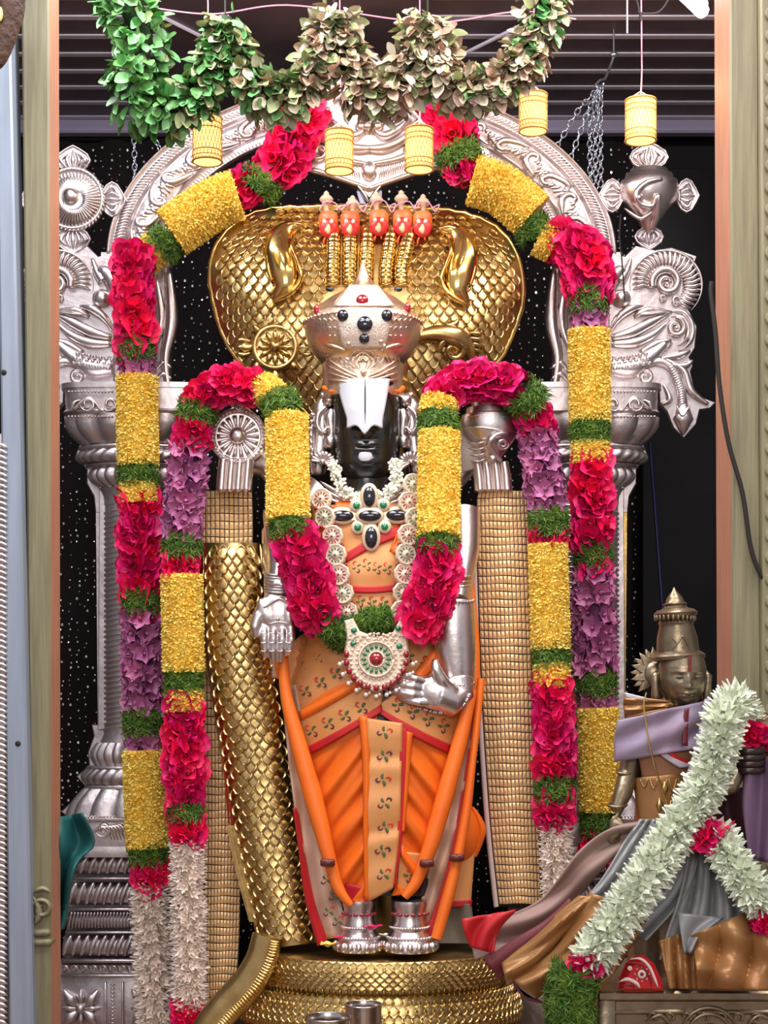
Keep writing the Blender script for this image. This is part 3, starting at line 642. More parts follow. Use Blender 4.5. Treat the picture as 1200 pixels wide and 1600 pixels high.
# five ringed necks on the hood with their heads
HEADC = mat('head_orange_paint', (.95, .24, .06), .4, 0, (.85, .12, .04), 12); REDM = mat('mouth_red', (.80, .03, .03), .35); PALE = mat('pale_yellow_paint', (.95, .80, .45), .4)
PEARLW = mat('bright_eye', (.95, .90, .80), .3, emit=.0); TAN = mat('tan_knob', (.62, .45, .33), .45); WIRE = mat('pink_wire', (.75, .35, .52), .4)
for i, ((x0, x1), xt, yt) in enumerate((((522, 517), 513, 350), ((547, 543), 547, 350), ((573, 577), 592, 348), ((600, 612), 629, 348), ((626, 640), 660, 350))):
    nk = MB(); ys = [x_ for x_ in range(362, 448, 2)]
    xa, xb = (522, 547, 574, 602, 629)[i], (521, 546, 573, 604, 632)[i]
    xa += 6*(i-2)*.0
    top = xt if i > 2 else xa
    top = (521, 547, 575, 611, 641)[i]; pts_ = [(lerp(top, (520, 546, 572, 603, 627)[i], min(1, (yy-362)/60)), yy) for yy in ys]
    def Yn(x, y): return Yhood(x, y)-.014
    nk.tube([P(x, yy, Yn(x, yy)) for x, yy in pts_], [S(11.2+1.6*(1-((yy-362)/7.2 % 1)), .2) for x, yy in pts_], 12)
    nc = nk.build('neck', GOLDP, serp, fix=False)
    ch = MB()
    for k in range(12):
        yy = 370+k*6.6; x = lerp(top, (520, 546, 572, 603, 626)[i], min(1, (yy-362)/60)); w_ = 10+1.5*k/12
        ch.rib([(x-w_, yy-3), (x-w_*.5, yy+1.2), (x, yy+2.6), (x+w_*.5, yy+1.2), (x+w_, yy-3)], 1.5, lambda a, c, x=x, w_=w_, yy=yy: Yn(x, yy)-S(w_, .2)*math.sqrt(max(.02, 1-((a-x)/(w_*1.06))**2)), 2.5, 6, 3)
    ch.build('belly_ring', GOLDP, nc, fix=False)
    hd_ = MB(); Yd = Yhood(xt, yt)-.035
    c = P(xt, yt, Yd)
    pr = [(.3, .046), (.75, .044), (1, .03), (1.02, .01), (1, -.01), (.85, -.03), (.55, -.046), (.15, -.052)]
    hd_.lathe([(.0315*r, z*.86) for r, z in pr], c, 18, .85, 2.4); hd = hd_.build('serpent_head', HEADC, serp)
    yfr = Yd-.0265
    mo = MB(); mo.dot(xt, yt+6, 14, 15, yfr, 4, 16, 8); mo.build('mouth', REDM, hd)
    ey = MB(); ey.dot(xt-6, yt-4, 3.2, 3.6, yfr-.006, 3); ey.dot(xt+5, yt-4, 3.2, 3.6, yfr-.006, 3); ey.build('eyes', PEARLW, hd)
    tg = MB(); tg.dot(xt, yt+8, 3.6, 8, yfr-.007, 4); tg.dot(xt-3, yt+9, 3, 4, yfr-.006, 3); tg.build('tongue', PALE, hd)
    wt = MB(); wt.rib([(xt-3, yt+18), (xt-7, yt+26), (xt-8, yt+34)], 1.6, yfr+.004, 1.6); wt.rib([(xt+3, yt+18), (xt+4, yt+26)], 1.6, yfr+.004, 1.6); wt.build('whisker', HEADC, hd)
    kb = MB(); ky_ = (314, 321, 315, 313, 319)[i]; kx = (510, 551, 588, 627, 661)[i]
    kb.lathe([(S(r, .3), S(z, .3)) for r, z in ((4, -20), (4, -8), (5, -5), (10, 0), (11, 3), (8, 7), (4, 10), (4.5, 12), (2, 15), (.3, 16))], P(kx, ky_, Yd+.02), 14, .8); kb.build('knob', TAN, serp)
    wr = MB(); wr.tube([P(*p, Yd+.005) for p in cr([(xt-14, yt-22), (xt-6, yt-34+i % 2*5), (xt+10, yt-33), (xt+20, yt-22+i % 3*3), (xt+26, yt-30), (xt+14, yt-24)], 5)], .0022, 6); wr.build('wire', WIRE, hd, fix=False)
# smooth S curls and the discus and conch embossed on the hood
def curl(fx):
    b = MB(); yfh = lambda x, y: Yhood(x, y)-.012
    b.rib([fx(*p) for p in ((687, 360), (706, 362), (720, 376), (724, 400), (716, 430), (716, 455), (734, 476))], [3, 12, 20, 25, 24, 18, 2], yfh, 15, 12)
    b.rib([fx(*p) for p in ((685, 358), (704, 356), (722, 366), (740, 392), (741, 424), (735, 446))], [2, 5, 4, 4, 4, 2], lambda x, y: yfh(x, y)-.012, 8, 8)
    b.rib([fx(*p) for p in ((700, 372), (704, 392), (694, 420), (690, 442), (706, 464), (734, 478))], [2, 4, 4, 4, 4, 2], lambda x, y: yfh(x, y)-.012, 8, 8)
    return b
curl(lambda x, y: (x, y)).build('curl', GOLDP, hood, fix=False); curl(lambda x, y: (1160-x, y-6)).build('curl', GOLDP, hood, fix=False)
b = MB(); cx, cy = 430, 543; Ym = Yhood(cx, cy)-.02
b.lathe([(S(r, .2), S(h, .2)) for r, h in ((36, -8), (37, 4), (33, 8), (30, 6), (28, 4), (10, 8), (9, 13), (1, 16))], P(cx, cy, Ym), 30, 1, 2, None, Matrix.Rotation(PI/2, 3, 'X'))
for k in range(12): a = 2*PI*k/12; b.rib([(cx+10*math.cos(a), cy+10*math.sin(a)), (cx+27*math.cos(a), cy+27*math.sin(a))], [2, 6, 2], Ym-S(6, .2), 6, 6, 3)
for k in range(8):
    a = 2*PI*k/8-PI/2; L = 24 if k % 2 == 0 else 14
    b.rib([(cx+36*math.cos(a), cy+36*math.sin(a)), (cx+(36+L*.5)*math.cos(a), cy+(36+L*.5)*math.sin(a)), (cx+(36+L)*math.cos(a), cy+(36+L)*math.sin(a))], [6, 9 if k % 2 == 0 else 6, 1], Ym+.008, 8, 8, 4)
for sx in (-1, 1):
    for dy_ in (-9, 0, 9): b.rib([(cx+sx*38, cy+dy_), (cx+sx*50, cy+dy_*1.3), (cx+sx*58, cy+dy_*1.1)], [2, 4.5, 3], Ym+.004, 6, 6, 3)
b.build('discus_emblem', GOLD, hood, fix=False)
b = MB(); yfh = lambda x, y: Yhood(x, y)-.014
b.rib([(655, 527), (680, 522), (712, 528), (730, 548), (734, 572)], [8, 14, 19, 14, 3], yfh, 18, 12); b.rib(spiral(708, 548, 22, 6, PI, 1.2, 20), [5, 6, 4], lambda x, y: yfh(x, y)-.01, 9)
b.rib([(700, 512), (712, 505), (716, 498)], [10, 6, 1], yfh, 8)
for k in range(5): b.rib([(653+k*4, 512+k), (650+k*3, 524), (656+k*4, 536)], 3, lambda x, y: yfh(x, y)-.006, 7, 6, 3)
for k in range(4): b.rib([(735, 520+k*8), (748, 522+k*9), (756, 520+k*10)], [2, 4, 1], yfh, 6, 6, 3)
b.build('conch_emblem', GOLD, hood, fix=False)
# trunk behind the statue down to the coils
b = MB(); b.tube([P(575, yy, .27) for yy in (600, 800, 1000, 1250, 1500)], [.14, .12, .11, .12, .14], 18); b.build('trunk', GOLD, serp)
# coils under the statue's feet
ZT = P(0, 1484, 0).z; CXc = P(595, 0).x
def coil_prof(z0, z1, r, bl, n=10): return [(r+bl*math.sin(PI*i/n)**.7, lerp(z0, z1, i/n)) for i in range(n+1)]
za, zb, zc_ = ZT, P(0, 1556, -.2).z, ZP
HD = .62
b = MB(); b.lathe([(.10, zb-.01), (S(188), zb-.01)]+[(r, z) for r, z in coil_prof(zb, za-.012, S(188), .008, 6)]+[(S(186), za-.004), (S(182), za), (.01, za)], (CXc, 0, 0), 64, HD); drum = b.build('upper_coil', GOLD, serp)
zl = P(0, 1625, -.26).z
b = MB(); b.lathe([(.10, zl)]+coil_prof(zl, zb-.002, S(195), .045, 10)+[(.1, zb)], (CXc, 0, 0), 64, HD); c2 = b.build('middle_coil', GOLD, serp)
b = MB(); b.lathe([(.10, ZP)]+coil_prof(ZP, zl, S(195), .05, 10)+[(.1, zl)], (CXc, 0, 0), 64, HD); c3 = b.build('lower_coil', GOLD, serp)
def ring_scales(parent, z0, z1, rx, bl, wd, ht, n_rows, name='scale'):
    src_mb = scale_mb(wd, ht, .010, .004); src = srcmesh(src_mb, name, GOLD); rest = MB(); k = 0
    for j in range(n_rows):
        z = lerp(z0, z1, (j+.5)/n_rows); r = rx+bl*math.sin(PI*(j+.5)/n_rows)**.7; nn = int(2*PI*rx*.82/wd)
        for i in range(nn):
            a = PI+PI*(i+.5*(j % 2))/nn*2*.5*1.06-.1
            if a > 2*PI+.1: continue
            p = V((CXc+r*math.cos(a), HD*r*math.sin(a), z)); nrm = V((math.cos(a)*HD, math.sin(a), (bl*-.6)*math.cos(PI*(j+.5)/n_rows)*-6 if bl > .02 else 0)).normalized()
            tx = V((0, 0, 1)).cross(nrm).normalized(); tz = nrm.cross(tx); M = Matrix((tx, -nrm, tz)).transposed() @ Matrix.Rotation(R.uniform(-.06, .06), 3, 'X') @ Matrix.Rotation(R.uniform(-.06, .06), 3, 'Z')
            if k < 290: inst(src, Matrix.Translation(p) @ M.to_4x4(), parent)
            else: rest.add([p+M @ V(q) for q in src_mb.v], src_mb.f)
            k += 1
    if rest.v: rest.build(name+'s', GOLD, parent, fix=False, kind='stuff')
ring_scales(drum, zb+.03, za-.012, S(188)+.004, .006, .040, .034, 5)
ring_scales(c2, zl, zb, S(195), .045, .038, .036, 5)
b = MB()
for i in range(64):
    a = PI+PI*i/63; r = S(188)+.006; p = V((CXc+r*math.cos(a), HD*r*math.sin(a), 0)); b.tube([p+V((0, 0, zb+.002)), p+V((0, 0, zb+.03))], .006, 6)
b.build('flutes', GOLD, drum, fix=False, kind='stuff')
# scaled body standing at the left, and the ribbed tail
LB = [(848, 362, 44), (900, 364, 46), (1000, 371, 50), (1100, 386, 54), (1200, 402, 54), (1300, 419, 53), (1400, 438, 51), (1476, 452, 48)]
def Ybody(x, y):
    cx, hw = tab(LB, y); u = (x-cx)/hw; return .02-.085*math.sqrt(max(.0, 1-min(1, abs(u))**2.2))
b = MB(); rows = []
for k in range(40):
    y = lerp(848, 1478, k/39); cx, hw = tab(LB, y); rows.append([]); yo = 10*(k/39)
    for i in range(28):
        a = 2*PI*i/28; x = cx+hw*math.cos(a); f = math.sin(a); Y = (Ybody(x, y) if f > 0 else .03); rows[-1].append(P(x, y+(6-12*(x-cx+hw)/(2*hw))*(k/39), Y))
b.grid(rows, True, True); bd_ = b.build('standing_body', GOLD, serp)
pts = []; y = 862; j = 0
while y < 1466:
    cx, hw = tab(LB, y); n_ = 6
    for i in range(-3, 4):
        x = cx+(i+.5*(j % 2))*hw/3.15
        if abs(x-cx) < hw*.93: pts.append((x, y, hw/52, 1))
    y += 11.5; j += 1
R.shuffle(pts)
scales(pts, Ybody, scale_mb(S(19), S(23), .012, .004), bd_, 298)
b = MB(); b.plate([(317, 850), (408, 850), (411, 862), (411, 960), (318, 960)], .035, 5, 1.5); b.build('gold_plate', GOLDP, bd_)
tail = MB(); T = cr([(418, 1462), (408, 1500), (385, 1540), (352, 1575), (322, 1612), (300, 1660)], 5); W = 20
def tY(x, y): return -.16
tail.rib(T, [24, 25, 27, 27, 25, 22], -.15, 14, 14, 0, False); tl_ = tail.build('tail', GOLD, serp)
b = MB()
for i in range(1, len(T)-1):
    for h in (0, .5):
        (x, y), (x2, y2) = T[i], T[min(i+1, len(T)-1)]; x, y = lerp(x, x2, h), lerp(y, y2, h); dx_, dy_ = x2-x if h == 0 else x2-T[i][0], y2-T[i][1]; L = math.hypot(dx_, dy_) or 1; nx_, ny_ = -dy_/L, dx_/L
        b.rib([(x-nx_*22, y-ny_*22), (x-nx_*13, y-ny_*13+2), (x-nx_*3, y-ny_*3+2)], 2.6, -.15-S(10), 5, 6, 3)
b.build('belly_rings', GOLDP, tl_, fix=False)
# hair-like gold rope and red fringe along the left of the standing body
b = MB()
for k in range(5):
    o_ = (k-2)*3.0; b.tube([P(x+o_, y, -.02-.004*(k % 2)) for x, y in cr([(362, 1290), (372, 1340), (384, 1390), (398, 1440)], 8)], .0055, 6)
rp_ = tag(b.build('gold_rope', mat('straw_gold', (.62, .42, .16), .45, .3, (.38, .24, .08), 60)), 'plaited gold rope hanging beside the scaled serpent body at lower left', 'rope')
b = MB()
for k in range(26):
    x = 338+k*.9; b.tube([P(x+R.uniform(-2, 2), 1085+k*2, -.005-R.uniform(0, .01)), P(x+10+k*.4, 1180, -.012), P(x+22+k*.5+R.uniform(-4, 4), 1270+R.uniform(0, 70), -.01)], .0022, 5)
tag(b.build('red_fringe', mat('red_thread', (.50, .035, .015), .6), fix=False), 'red thread fringe hanging beside the standing serpent body', 'fringe')
# stiff cloth panels with gold studs under the two rear hands
def studded(name, label, Lp, Rp, y0, y1, Yf, step, ncol, border):
    r = thing(name, label, 'panel', P((Lp[-1][0]+Rp[-1][0])/2, y1, .03))
    A = cr(Lp, 8); B = cr(Rp, 8)
    def at(L, y):
        for a, c in zip(L, L[1:]):
            if y <= c[1]: t = (y-a[1])/(c[1]-a[1]+1e-9); return lerp(a[0], c[0], t)
        return L[-1][0]
    b = MB(); rows = []; n = int((y1-y0)/12)
    for j in range(n+1):
        y = lerp(y0, y1, j/n); l, r_ = at(A, y), at(B, y); rows.append([P(lerp(l, r_, i/12), y, Yf(i/12)) for i in range(13)])
    b.grid(rows); b.build('backing', DARKLINE, r, solid=.012)
    st_ = MB(); y = y0
    while y < y1-4:
        for i in range(ncol):
            u0, u1 = i/ncol, (i+1)/ncol; ya, yb = y+.6, y+step-.8
            wob = 1.2*math.sin(y*.05+i*.7); ya += wob*.5; yb += wob*.5
            la, ra, lb, rb = at(A, ya), at(B, ya), at(A, yb), at(B, yb)
            def pt(u, yy, l, r_, h): return P(lerp(l, r_, u), yy, Yf(u)-h)
            g = .10/ncol; e_ = .025/ncol; hh = .008
            q = [pt(u0+g, ya, la, ra, hh), pt(u1-g, ya, la, ra, hh), pt(u1-g, yb, lb, rb, hh), pt(u0+g, yb, lb, rb, hh)]
            d = [pt(u0+e_, ya, la, ra, .002), pt(u1-e_, ya, la, ra, .002), pt(u1-e_, yb, lb, rb, .002), pt(u0+e_, yb, lb, rb, .002)]
            um = (u0+u1)/2; m_ = pt(um, (ya+yb)/2, (la+lb)/2, (ra+rb)/2, hh+.0045)
            st_.add(d+q+[m_], [(0, 1, 5, 4), (1, 2, 6, 5), (2, 3, 7, 6), (3, 0, 4, 7), (4, 5, 8), (5, 6, 8), (6, 7, 8), (7, 4, 8)])
        y += step
    st_.build('gold_studs', GRIDG, r, smooth=False, fix=False, kind='stuff')
    b = MB(); b.tube([P(at(A, y)-4, y, Yf(0)+.004) for y in range(int(y0)+(26 if border else 0), int(y1)+12, 12)], S(5.5 if border else 2), 8); b.build('edge_binding', mat('pink_white_edge', (.68, .52, .50), .55), r)
    return r
studded('studded_panel', 'tall gold studded cloth panel hanging under the silver conch', [(749, 764), (745, 800), (750, 1000), (757, 1150), (768, 1300), (781, 1420)], [(824, 762), (829, 850), (836, 1000), (840, 1150), (843, 1300), (846, 1412)], 766, 1416, lambda u: .03-.03*math.sin(PI*u), 12.2, 13, True)
studded('studded_panel', 'gold studded cloth panel under the silver discus hand partly behind the scaled body', [(314, 764), (314, 850), (316, 1000), (320, 1300), (318, 1500), (322, 1640)], [(394, 764), (395, 850), (388, 1000), (378, 1300), (372, 1500), (356, 1640)], 766, 1640, lambda u: .075-.02*math.sin(PI*u), 12.2, 11, False)
b = MB(); b.rib([(318, 862), (321, 950), (334, 1050), (340, 1090)], [9, 10, 12, 6], .03, 8); b.build('plain_strip', GOLDP, bd_)
# ---------------------------------------------------------------- the standing statue
st_ = thing('standing_statue', 'large standing black stone deity in silver armour and orange silk at the centre', 'statue', P(595, 1484, 0))
# head: rows (py, centre, half width, half depth m)
HT = [(560, 572, 52, .105), (600, 572, 53, .115), (640, 573, 54, .118), (680, 573, 54, .112), (705, 573, 52, .106), (722, 572, 50, .100), (734, 572, 44, .090), (744, 571, 37, .08), (752, 571, 30, .07)]
def face_bump(px, py):
    x = (px-572)/53; g = lambda a, s: math.exp(-(a/s)**2)
    d = 0
    if 600 < py < 684: d += .022*g(x, .15)*max(0, min(1, (py-600)/70))
    d += .014*g(x, .22)*g(py-676, 9)
    d -= .012*g(abs(x)-.42, .24)*g(py-640, 14); d += .008*g(abs(x)-.42, .14)*g(py-641, 7)
    d += .010*g(x, .36)*g(py-694, 4.5)+.010*g(x, .28)*g(py-703, 5)-.006*g(x, .4)*g(py-698.5, 1.8)-.004*g(x, .3)*g(py-711, 4)
    d += .012*g(x, .3)*g(py-722, 10); d += .006*g(abs(x)-.5, .25)*g(py-680, 22)
    return d
def Yhead(px, py):
    cx, hw, hd = tab(HT, py); u = min(1, abs(px-cx)/hw); return -hd*(1-u**2.6)**(1/2.0)*.98-.0+.0-face_bump(px, py)*(1 if u < .95 else 0)
b = MB(); rows = []
for k in range(80):
    py = lerp(562, 752, k/79); cx, hw, hd = tab(HT, py); row = []
    for i in range(72):
        a = 2*PI*i/72; c, s = math.cos(a), math.sin(a); px = cx+hw*(1 if c > 0 else -1)*abs(c)**.85
        row.append(P(px, py, Yhead(px, py) if s > 0 else hd*.9*(abs(s)**.9)))
    rows.append(row)
b.grid(rows, True, True)
nk = []
for py, hw, hd in ((735, 38, .075), (755, 37, .075), (772, 40, .08), (790, 60, .10)): nk.append([P(572+hw*math.cos(2*PI*i/40), py, -hd*math.sin(2*PI*i/40)) for i in range(40)])
b.grid(nk, True, True)
# torso, hips and legs under the clothes
BT = [(772, 572, 60, .10), (790, 574, 112, .12), (830, 578, 118, .14), (900, 580, 112, .145), (960, 585, 106, .14), (1010, 590, 118, .15), (1080, 594, 140, .165), (1150, 594, 136, .17), (1300, 595, 112, .16), (1400, 597, 90, .15), (1440, 598, 76, .13)]
def Ybody_(px, py):
    cx, hw, hd = tab(BT, py); u = min(1, abs(px-cx)/hw); return -hd*math.sqrt(max(0, 1-u**2.4))
rows = []
for k in range(60):
    py = lerp(772, 1400, k/59); cx, hw, hd = tab(BT, py)
    rows.append([P(cx+hw*math.cos(2*PI*i/48)*.97, py, (Ybody_(cx+hw*math.cos(2*PI*i/48)*.97, py)*.96 if math.sin(2*PI*i/48) > 0 else -hd*.75*math.sin(2*PI*i/48))) for i in range(48)])
b.grid(rows, True, True)
for x in (561, 638): b.tube([P(x, yy, 0) for yy in (1330, 1400, 1450)], [.07, .055, .045], 16)
b.build('body', STONE, st_)
def Ymark(px, py):
    cx, hw, hd = tab(HT, py); return -hd*(1-min(1, abs(px-cx)/hw)**2.6)**.5-.012-.016*max(0, min(1, (py-600)/70))*math.exp(-((px-572)/44)**2)
# white forehead mark with its dark centre line, chin dot
b = MB(); rows = []
for k in range(30):
    t = k/29; row = []
    for i in range(25):
        u = i/24; l = 527+16*min(1, t*1.25)**1.3; r = 608-11*min(1, t*1.2)**1.2
        yb = 668+(9*math.exp(-((u-.5)/.12)**2)) - 5*math.exp(-((abs(u-.5)-.28)/.16)**2)+ 2
        px = lerp(l, r, u); py = lerp(592, yb, t); row.append(P(px, py, Ymark(px, py)))
    rows.append(row)
b.grid(rows); b.build('forehead_mark', WHITE, st_, solid=.008)
b = MB(); b.rib([(570.5, y) for y in range(590, 664, 6)], 1.3, lambda x, y: Ymark(x, y)-.004, 2, 6, 0); b.build('mark_line', STONE, st_, label='thin dark centre line')
b = MB(); b.dot(571, 713, 11, 10, Yhead(571, 713)-.001, 4, 18, 10); b.build('chin_dot', WHITE, st_)
# crown: fillet, pot and cap
cr_ = thing('deity_crown', 'jewelled champagne coloured crown on the head of the tall black statue', 'crown', P(568, 612, 0))
cx0 = 567
def clathe(b, L, n=64, ky=.92, fl=None, x=cx0): b.lathe([(S(r), P(0, y, -S(r)*ky).z) for r, y in L][::-1], (P(x, 0).x, 0, 0), n, ky, 2, fl)
b = MB(); clathe(b, [(56, 534), (61, 540), (63, 552), (63, 575), (62, 596), (65, 604), (64, 613), (58, 614)]); fil = b.build('fillet', CHAMP, cr_)
b = MB(); clathe(b, [(60, 478), (90, 482), (91, 492), (90, 506), (84, 524), (74, 542), (64, 556), (56, 560)]); pot = b.build('pot', CHAMP, cr_)
b = MB(); clathe(b, [(.5, 408), (5, 416), (12, 432), (19, 443), (32, 448), (52, 455), (70, 464), (84, 475), (90, 482), (92, 486), (88, 488), (60, 489)]); cap = b.build('cap', CHAMP, cr_)
YC = lambda x, y, r: -S(r)*.92*math.sqrt(max(0, 1-((x-cx0)/(r+.01))**2))
def potr(y): return tab([(408, .5), (443, 19), (455, 52), (464, 70), (475, 84), (484, 91), (506, 90), (524, 84), (542, 74), (556, 64), (600, 63)], y)[0]
def Yp_(x, y): return YC(x, y, max(potr(y), abs(x-cx0)+.5))
b = MB()
rows = []
for k in range(17):
    t = k/16; row = []
    for i in range(17):
        u = i/16; l = 533+ -4*math.sin(PI*t)+4*t*t; r = 606+3*math.sin(PI*t)-6*t*t; x = lerp(l, r, u); y = lerp(482, 543, t); row.append(P(x, y, Yp_(x, y)-.006))
    rows.append(row)
b.grid(rows); b.build('front_panel', CROWNW, cr_, solid=.006)
b = MB()
rows = []
for k in range(13):
    t = k/12; row = []
    for i in range(17):
        u = i/16; x = lerp(lerp(546, 522, t), lerp(590, 616, t), u); y = lerp(446, 478, t); row.append(P(x, y, Yp_(x, y)-.005))
    rows.append(row)
b.grid(rows); b.build('cap_panel', CROWNW, cr_, solid=.005)
BLK = mat('black_gem', (.008, .009, .016), .06, 0, coat=1); RUBY = mat('ruby_gem', (.30, .006, .014), .1, 0, coat=1); EMER = mat('emerald_gem', (.005, .19, .075), .1, 0, coat=1); PEARL = mat('pearl', (.82, .76, .70), .22, 0, coat=.5)
for (x, y, r, m) in ((536, 493, 9.5, BLK), (570, 506, 12.5, BLK), (604, 493, 9.5, BLK), (569, 529, 8.5, BLK), (566, 470, 10, RUBY)):
    b = MB(); b.dot(x, y, r, r, Yp_(x, y)-.008, 7, 18, 10); b.build('round_stone', m, cr_, label='red stone' if m is RUBY else 'black stone')
for x, y in ((495, 484), (637, 481)):
    b = MB(); b.dot(x, y, 5, 9, Yp_(x, y)+.002, 4); b.build('oval_stone', RUBY, cr_)
for x, y in ((516, 452), (622, 452)):
    b = MB(); b.dot(x, y, 7, 4, Yp_(x, y)-.004, 4); b.build('oval_stone', BLK, cr_)
b = MB()
for i in range(30): a = PI+PI*i/29; r = 91.5; b.ell(V((P(cx0, 0).x+S(r)*math.cos(a), .92*S(r)*math.sin(a), P(0, 486, -S(r)*.92).z)), .006, 8, 6)
for x, y in ((545, 537), (595, 534), (600, 541)): b.dot(x, y, 4, 4, Yp_(x, y)-.008, 4)
b.build('bead_rim', CHAMP, cr_, fix=False, kind='stuff')
b = MB()
for s in (-1, 1):
    for k in range(5):
        for j in range(3):
            x0 = cx0+s*(44+k*8); y0 = 498+j*13
            if abs(x0-cx0) < potr(y0)-4: b.rib([(x0-3*s, y0+5), (x0, y0), (x0+4*s, y0+7)], 1.3, lambda x, y: Yp_(x, y)-.002, 3, 6, 3)
    b.rib([(cx0+s*26, 548), (cx0+s*50, 540), (cx0+s*72, 536), (cx0+s*84, 520)], [2, 4, 4, 2], lambda x, y: Yp_(x, y)-.003, 5)
    for k in range(6): b.rib([(cx0+s*(26+k*4), 476), (cx0+s*(22+k*3), 464), (cx0+s*(10+k*4), 455)], 1, lambda x, y: Yp_(x, y)-.003, 2.5, 6, 3)
Yf_ = lambda x, y: YC(x, y, 64)-.003
for k, (w_, h_) in enumerate(((7, 12), (14, 21), (22, 28))): b.rib([(cx0-w_*.5, 576), (cx0-w_, 565), (cx0-w_*.6, 575-h_*.9), (cx0, 572-h_), (cx0+w_*.6, 575-h_*.9), (cx0+w_, 565), (cx0+w_*.5, 576)], 1.6, Yf_, 3.5)
b.rib(spiral(cx0, 560, 5, 1, 0, 1.5, 14), 1.3, Yf_, 3); b.dot(cx0+1, 582, 5, 5, Yf_(cx0, 582), 4)
for s in (-1, 1):
    for k in range(4): b.rib([(cx0+s*8, 588+k*4), (cx0+s*30, 578+k*6), (cx0+s*56, 560+k*11)], 2.2, Yf_, 3.5)
    for k in range(4): b.rib([(cx0+s*(34+k*6), 552-k), (cx0+s*(38+k*6), 560), (cx0+s*(42+k*5), 566)], 1.4, Yf_, 3, 6, 3)
b.build('crown_relief', CHAMP, cr_, fix=False)
b = MB(); b.tube([P(x, y, Yf_(x, y)+.006) for x, y in ((506, 606), (520, 612), (545, 607), (572, 604), (600, 607), (622, 612), (630, 606))], .008, 8); b.build('orange_lining', ORANGE, cr_)
# silver ears with hanging ornaments
for s, X in ((-1, 502), (1, 645)):
    b = MB(); q = lambda x, y: (X+s*x, y); qs = lambda L: [q(*p) for p in L]
    Ye = .0
    b.rib(qs([(-14, 618), (-2, 640), (0, 670), (4, 705), (6, 742)]), [9, 15, 16, 18, 10], Ye+.02, 16)
    b.rib(qs([(-18, 640), (-14, 655), (-16, 680), (-8, 700)]), [6, 10, 7, 4], Ye-.015, 13); b.rib(qs([(-8, 636), (4, 648), (6, 665), (-2, 676), (-10, 668)]), [3, 5, 5, 4, 3], Ye-.03, 10)
    b.dot(*q(-12, 626), 11, 10, Ye-.015, 12); b.dot(*q(-3, 618), 6, 6, Ye-.02, 8); b.dot(*q(-14, 690), 9, 11, Ye-.03, 10)
    b.rib(qs([(10, 650), (16, 675), (16, 705), (10, 730)]), [3, 6, 6, 3], Ye-.01, 8)
    for k in range(7): b.dot(*q(14+2*math.sin(k*.6), 648+k*11), 4, 4, Ye-.025, 5, 8, 6)
    for k in range(11):
        a = lerp(PI*1.05, PI*2.2, k/10); b.rib(qs([(-2, 722), (-2+20*math.cos(a)*-1, 722-20*math.sin(a)*-.8)]), [1, 4.5], Ye-.035, 6, 6, 3)
    b.dot(*q(-2, 722), 5, 5, Ye-.04, 6)
    b.build('ear_ornament', SILVERB, st_, fix=False)
# silver shoulders and rear arms
for s in (-1, 1):
    b = MB(); b.tube([P(572+s*70, 772, -.0), P(572+s*105, 800, -.02), P(572+s*132, 840, -.02), P(572+s*138, 900, -.02)], [.07, .08, .065, .05], 16)
    b.tube([P(572+s*95, 790, .04), P(572+s*150, 726, .08), P(572+s*184, 722, .08)], [.05, .05, .045], 14); b.build('shoulder', SILVERB, st_, label='silver shoulder plate')
b = MB()
for i in range(3): b.rib([(500+i*4, 752+i*12), (535, 772+i*8), (572, 778+i*8), (612, 770+i*8), (640-i*3, 752+i*12)], 6, lambda x, y: min(-.03, Ybody_(x, max(y, 792)))-.004, 6)
b.build('collar', SILVERB, st_, fix=False)
# giving hand, palm out and fingers down
b = MB(); Yg = -.17
b.tube([P(440, 800, -.03), P(442, 860, -.08), P(440, 900, -.14), P(436, 925, Yg)], [.06, .052, .045, .040], 14)
def fing(pts, w_): b.tube([P(*p) for p in pts], [S(w_*.86), S(w_*.9), S(w_*.84), S(w_*.6)], 10)
b.ell(P(434, 960, Yg), (S(30), S(15), S(38)), 18, 12); b.ell(P(415, 958, Yg-.01), (S(13), S(11), S(24)), 12, 8, Matrix.Rotation(-.35, 3, 'Y')); b.ell(P(451, 960, Yg-.01), (S(12), S(11), S(28)), 12, 8)
for i, (x0, x1, yl) in enumerate(((413, 415, 1028), (427, 427, 1036), (441, 439, 1035), (455, 450, 1024))): fing([(x0, 978, Yg-.012), (x0, 998, Yg-.022), (lerp(x0, x1, .6), 1015, Yg-.018), (x1, yl, Yg-.004)], 7.4)
b.tube([P(418, 945, Yg), P(403, 962, Yg-.012), P(398, 980, Yg-.018), P(401, 996, Yg-.014)], [S(11), S(9.5), S(8.5), S(6)], 10)
b.build('giving_hand', SILVERB, st_, remesh=.0045, label='silver hand with palm out and fingers pointing down')
b = MB()
for x in range(412, 458, 13):
    for y in (988, 1003, 1016): b.rib([(x-5, y), (x, y+2), (x+5, y)], 1, Yg-S(20), 2, 6, 3)
b.rib([(412, 950), (430, 938), (440, 936), (455, 946)], [2, 3, 3, 2], Yg-S(13), 4); b.rib([(418, 976), (436, 972), (452, 976)], 1.5, Yg-S(15), 3); b.dot(434, 968, 3, 3, Yg-S(15), 3)
b.build('palm_lines', SILVER, st_, fix=False)
b = MB()
for i in range(7): b.tube([P(436+22*math.cos(a), 895+i*4.5+4*math.sin(a), -.12-.03-.044*math.sin(a)) for a in [PI*k/10 for k in range(11)]], .0045, 6)
b.build('bracelet', SILVER, st_, fix=False)
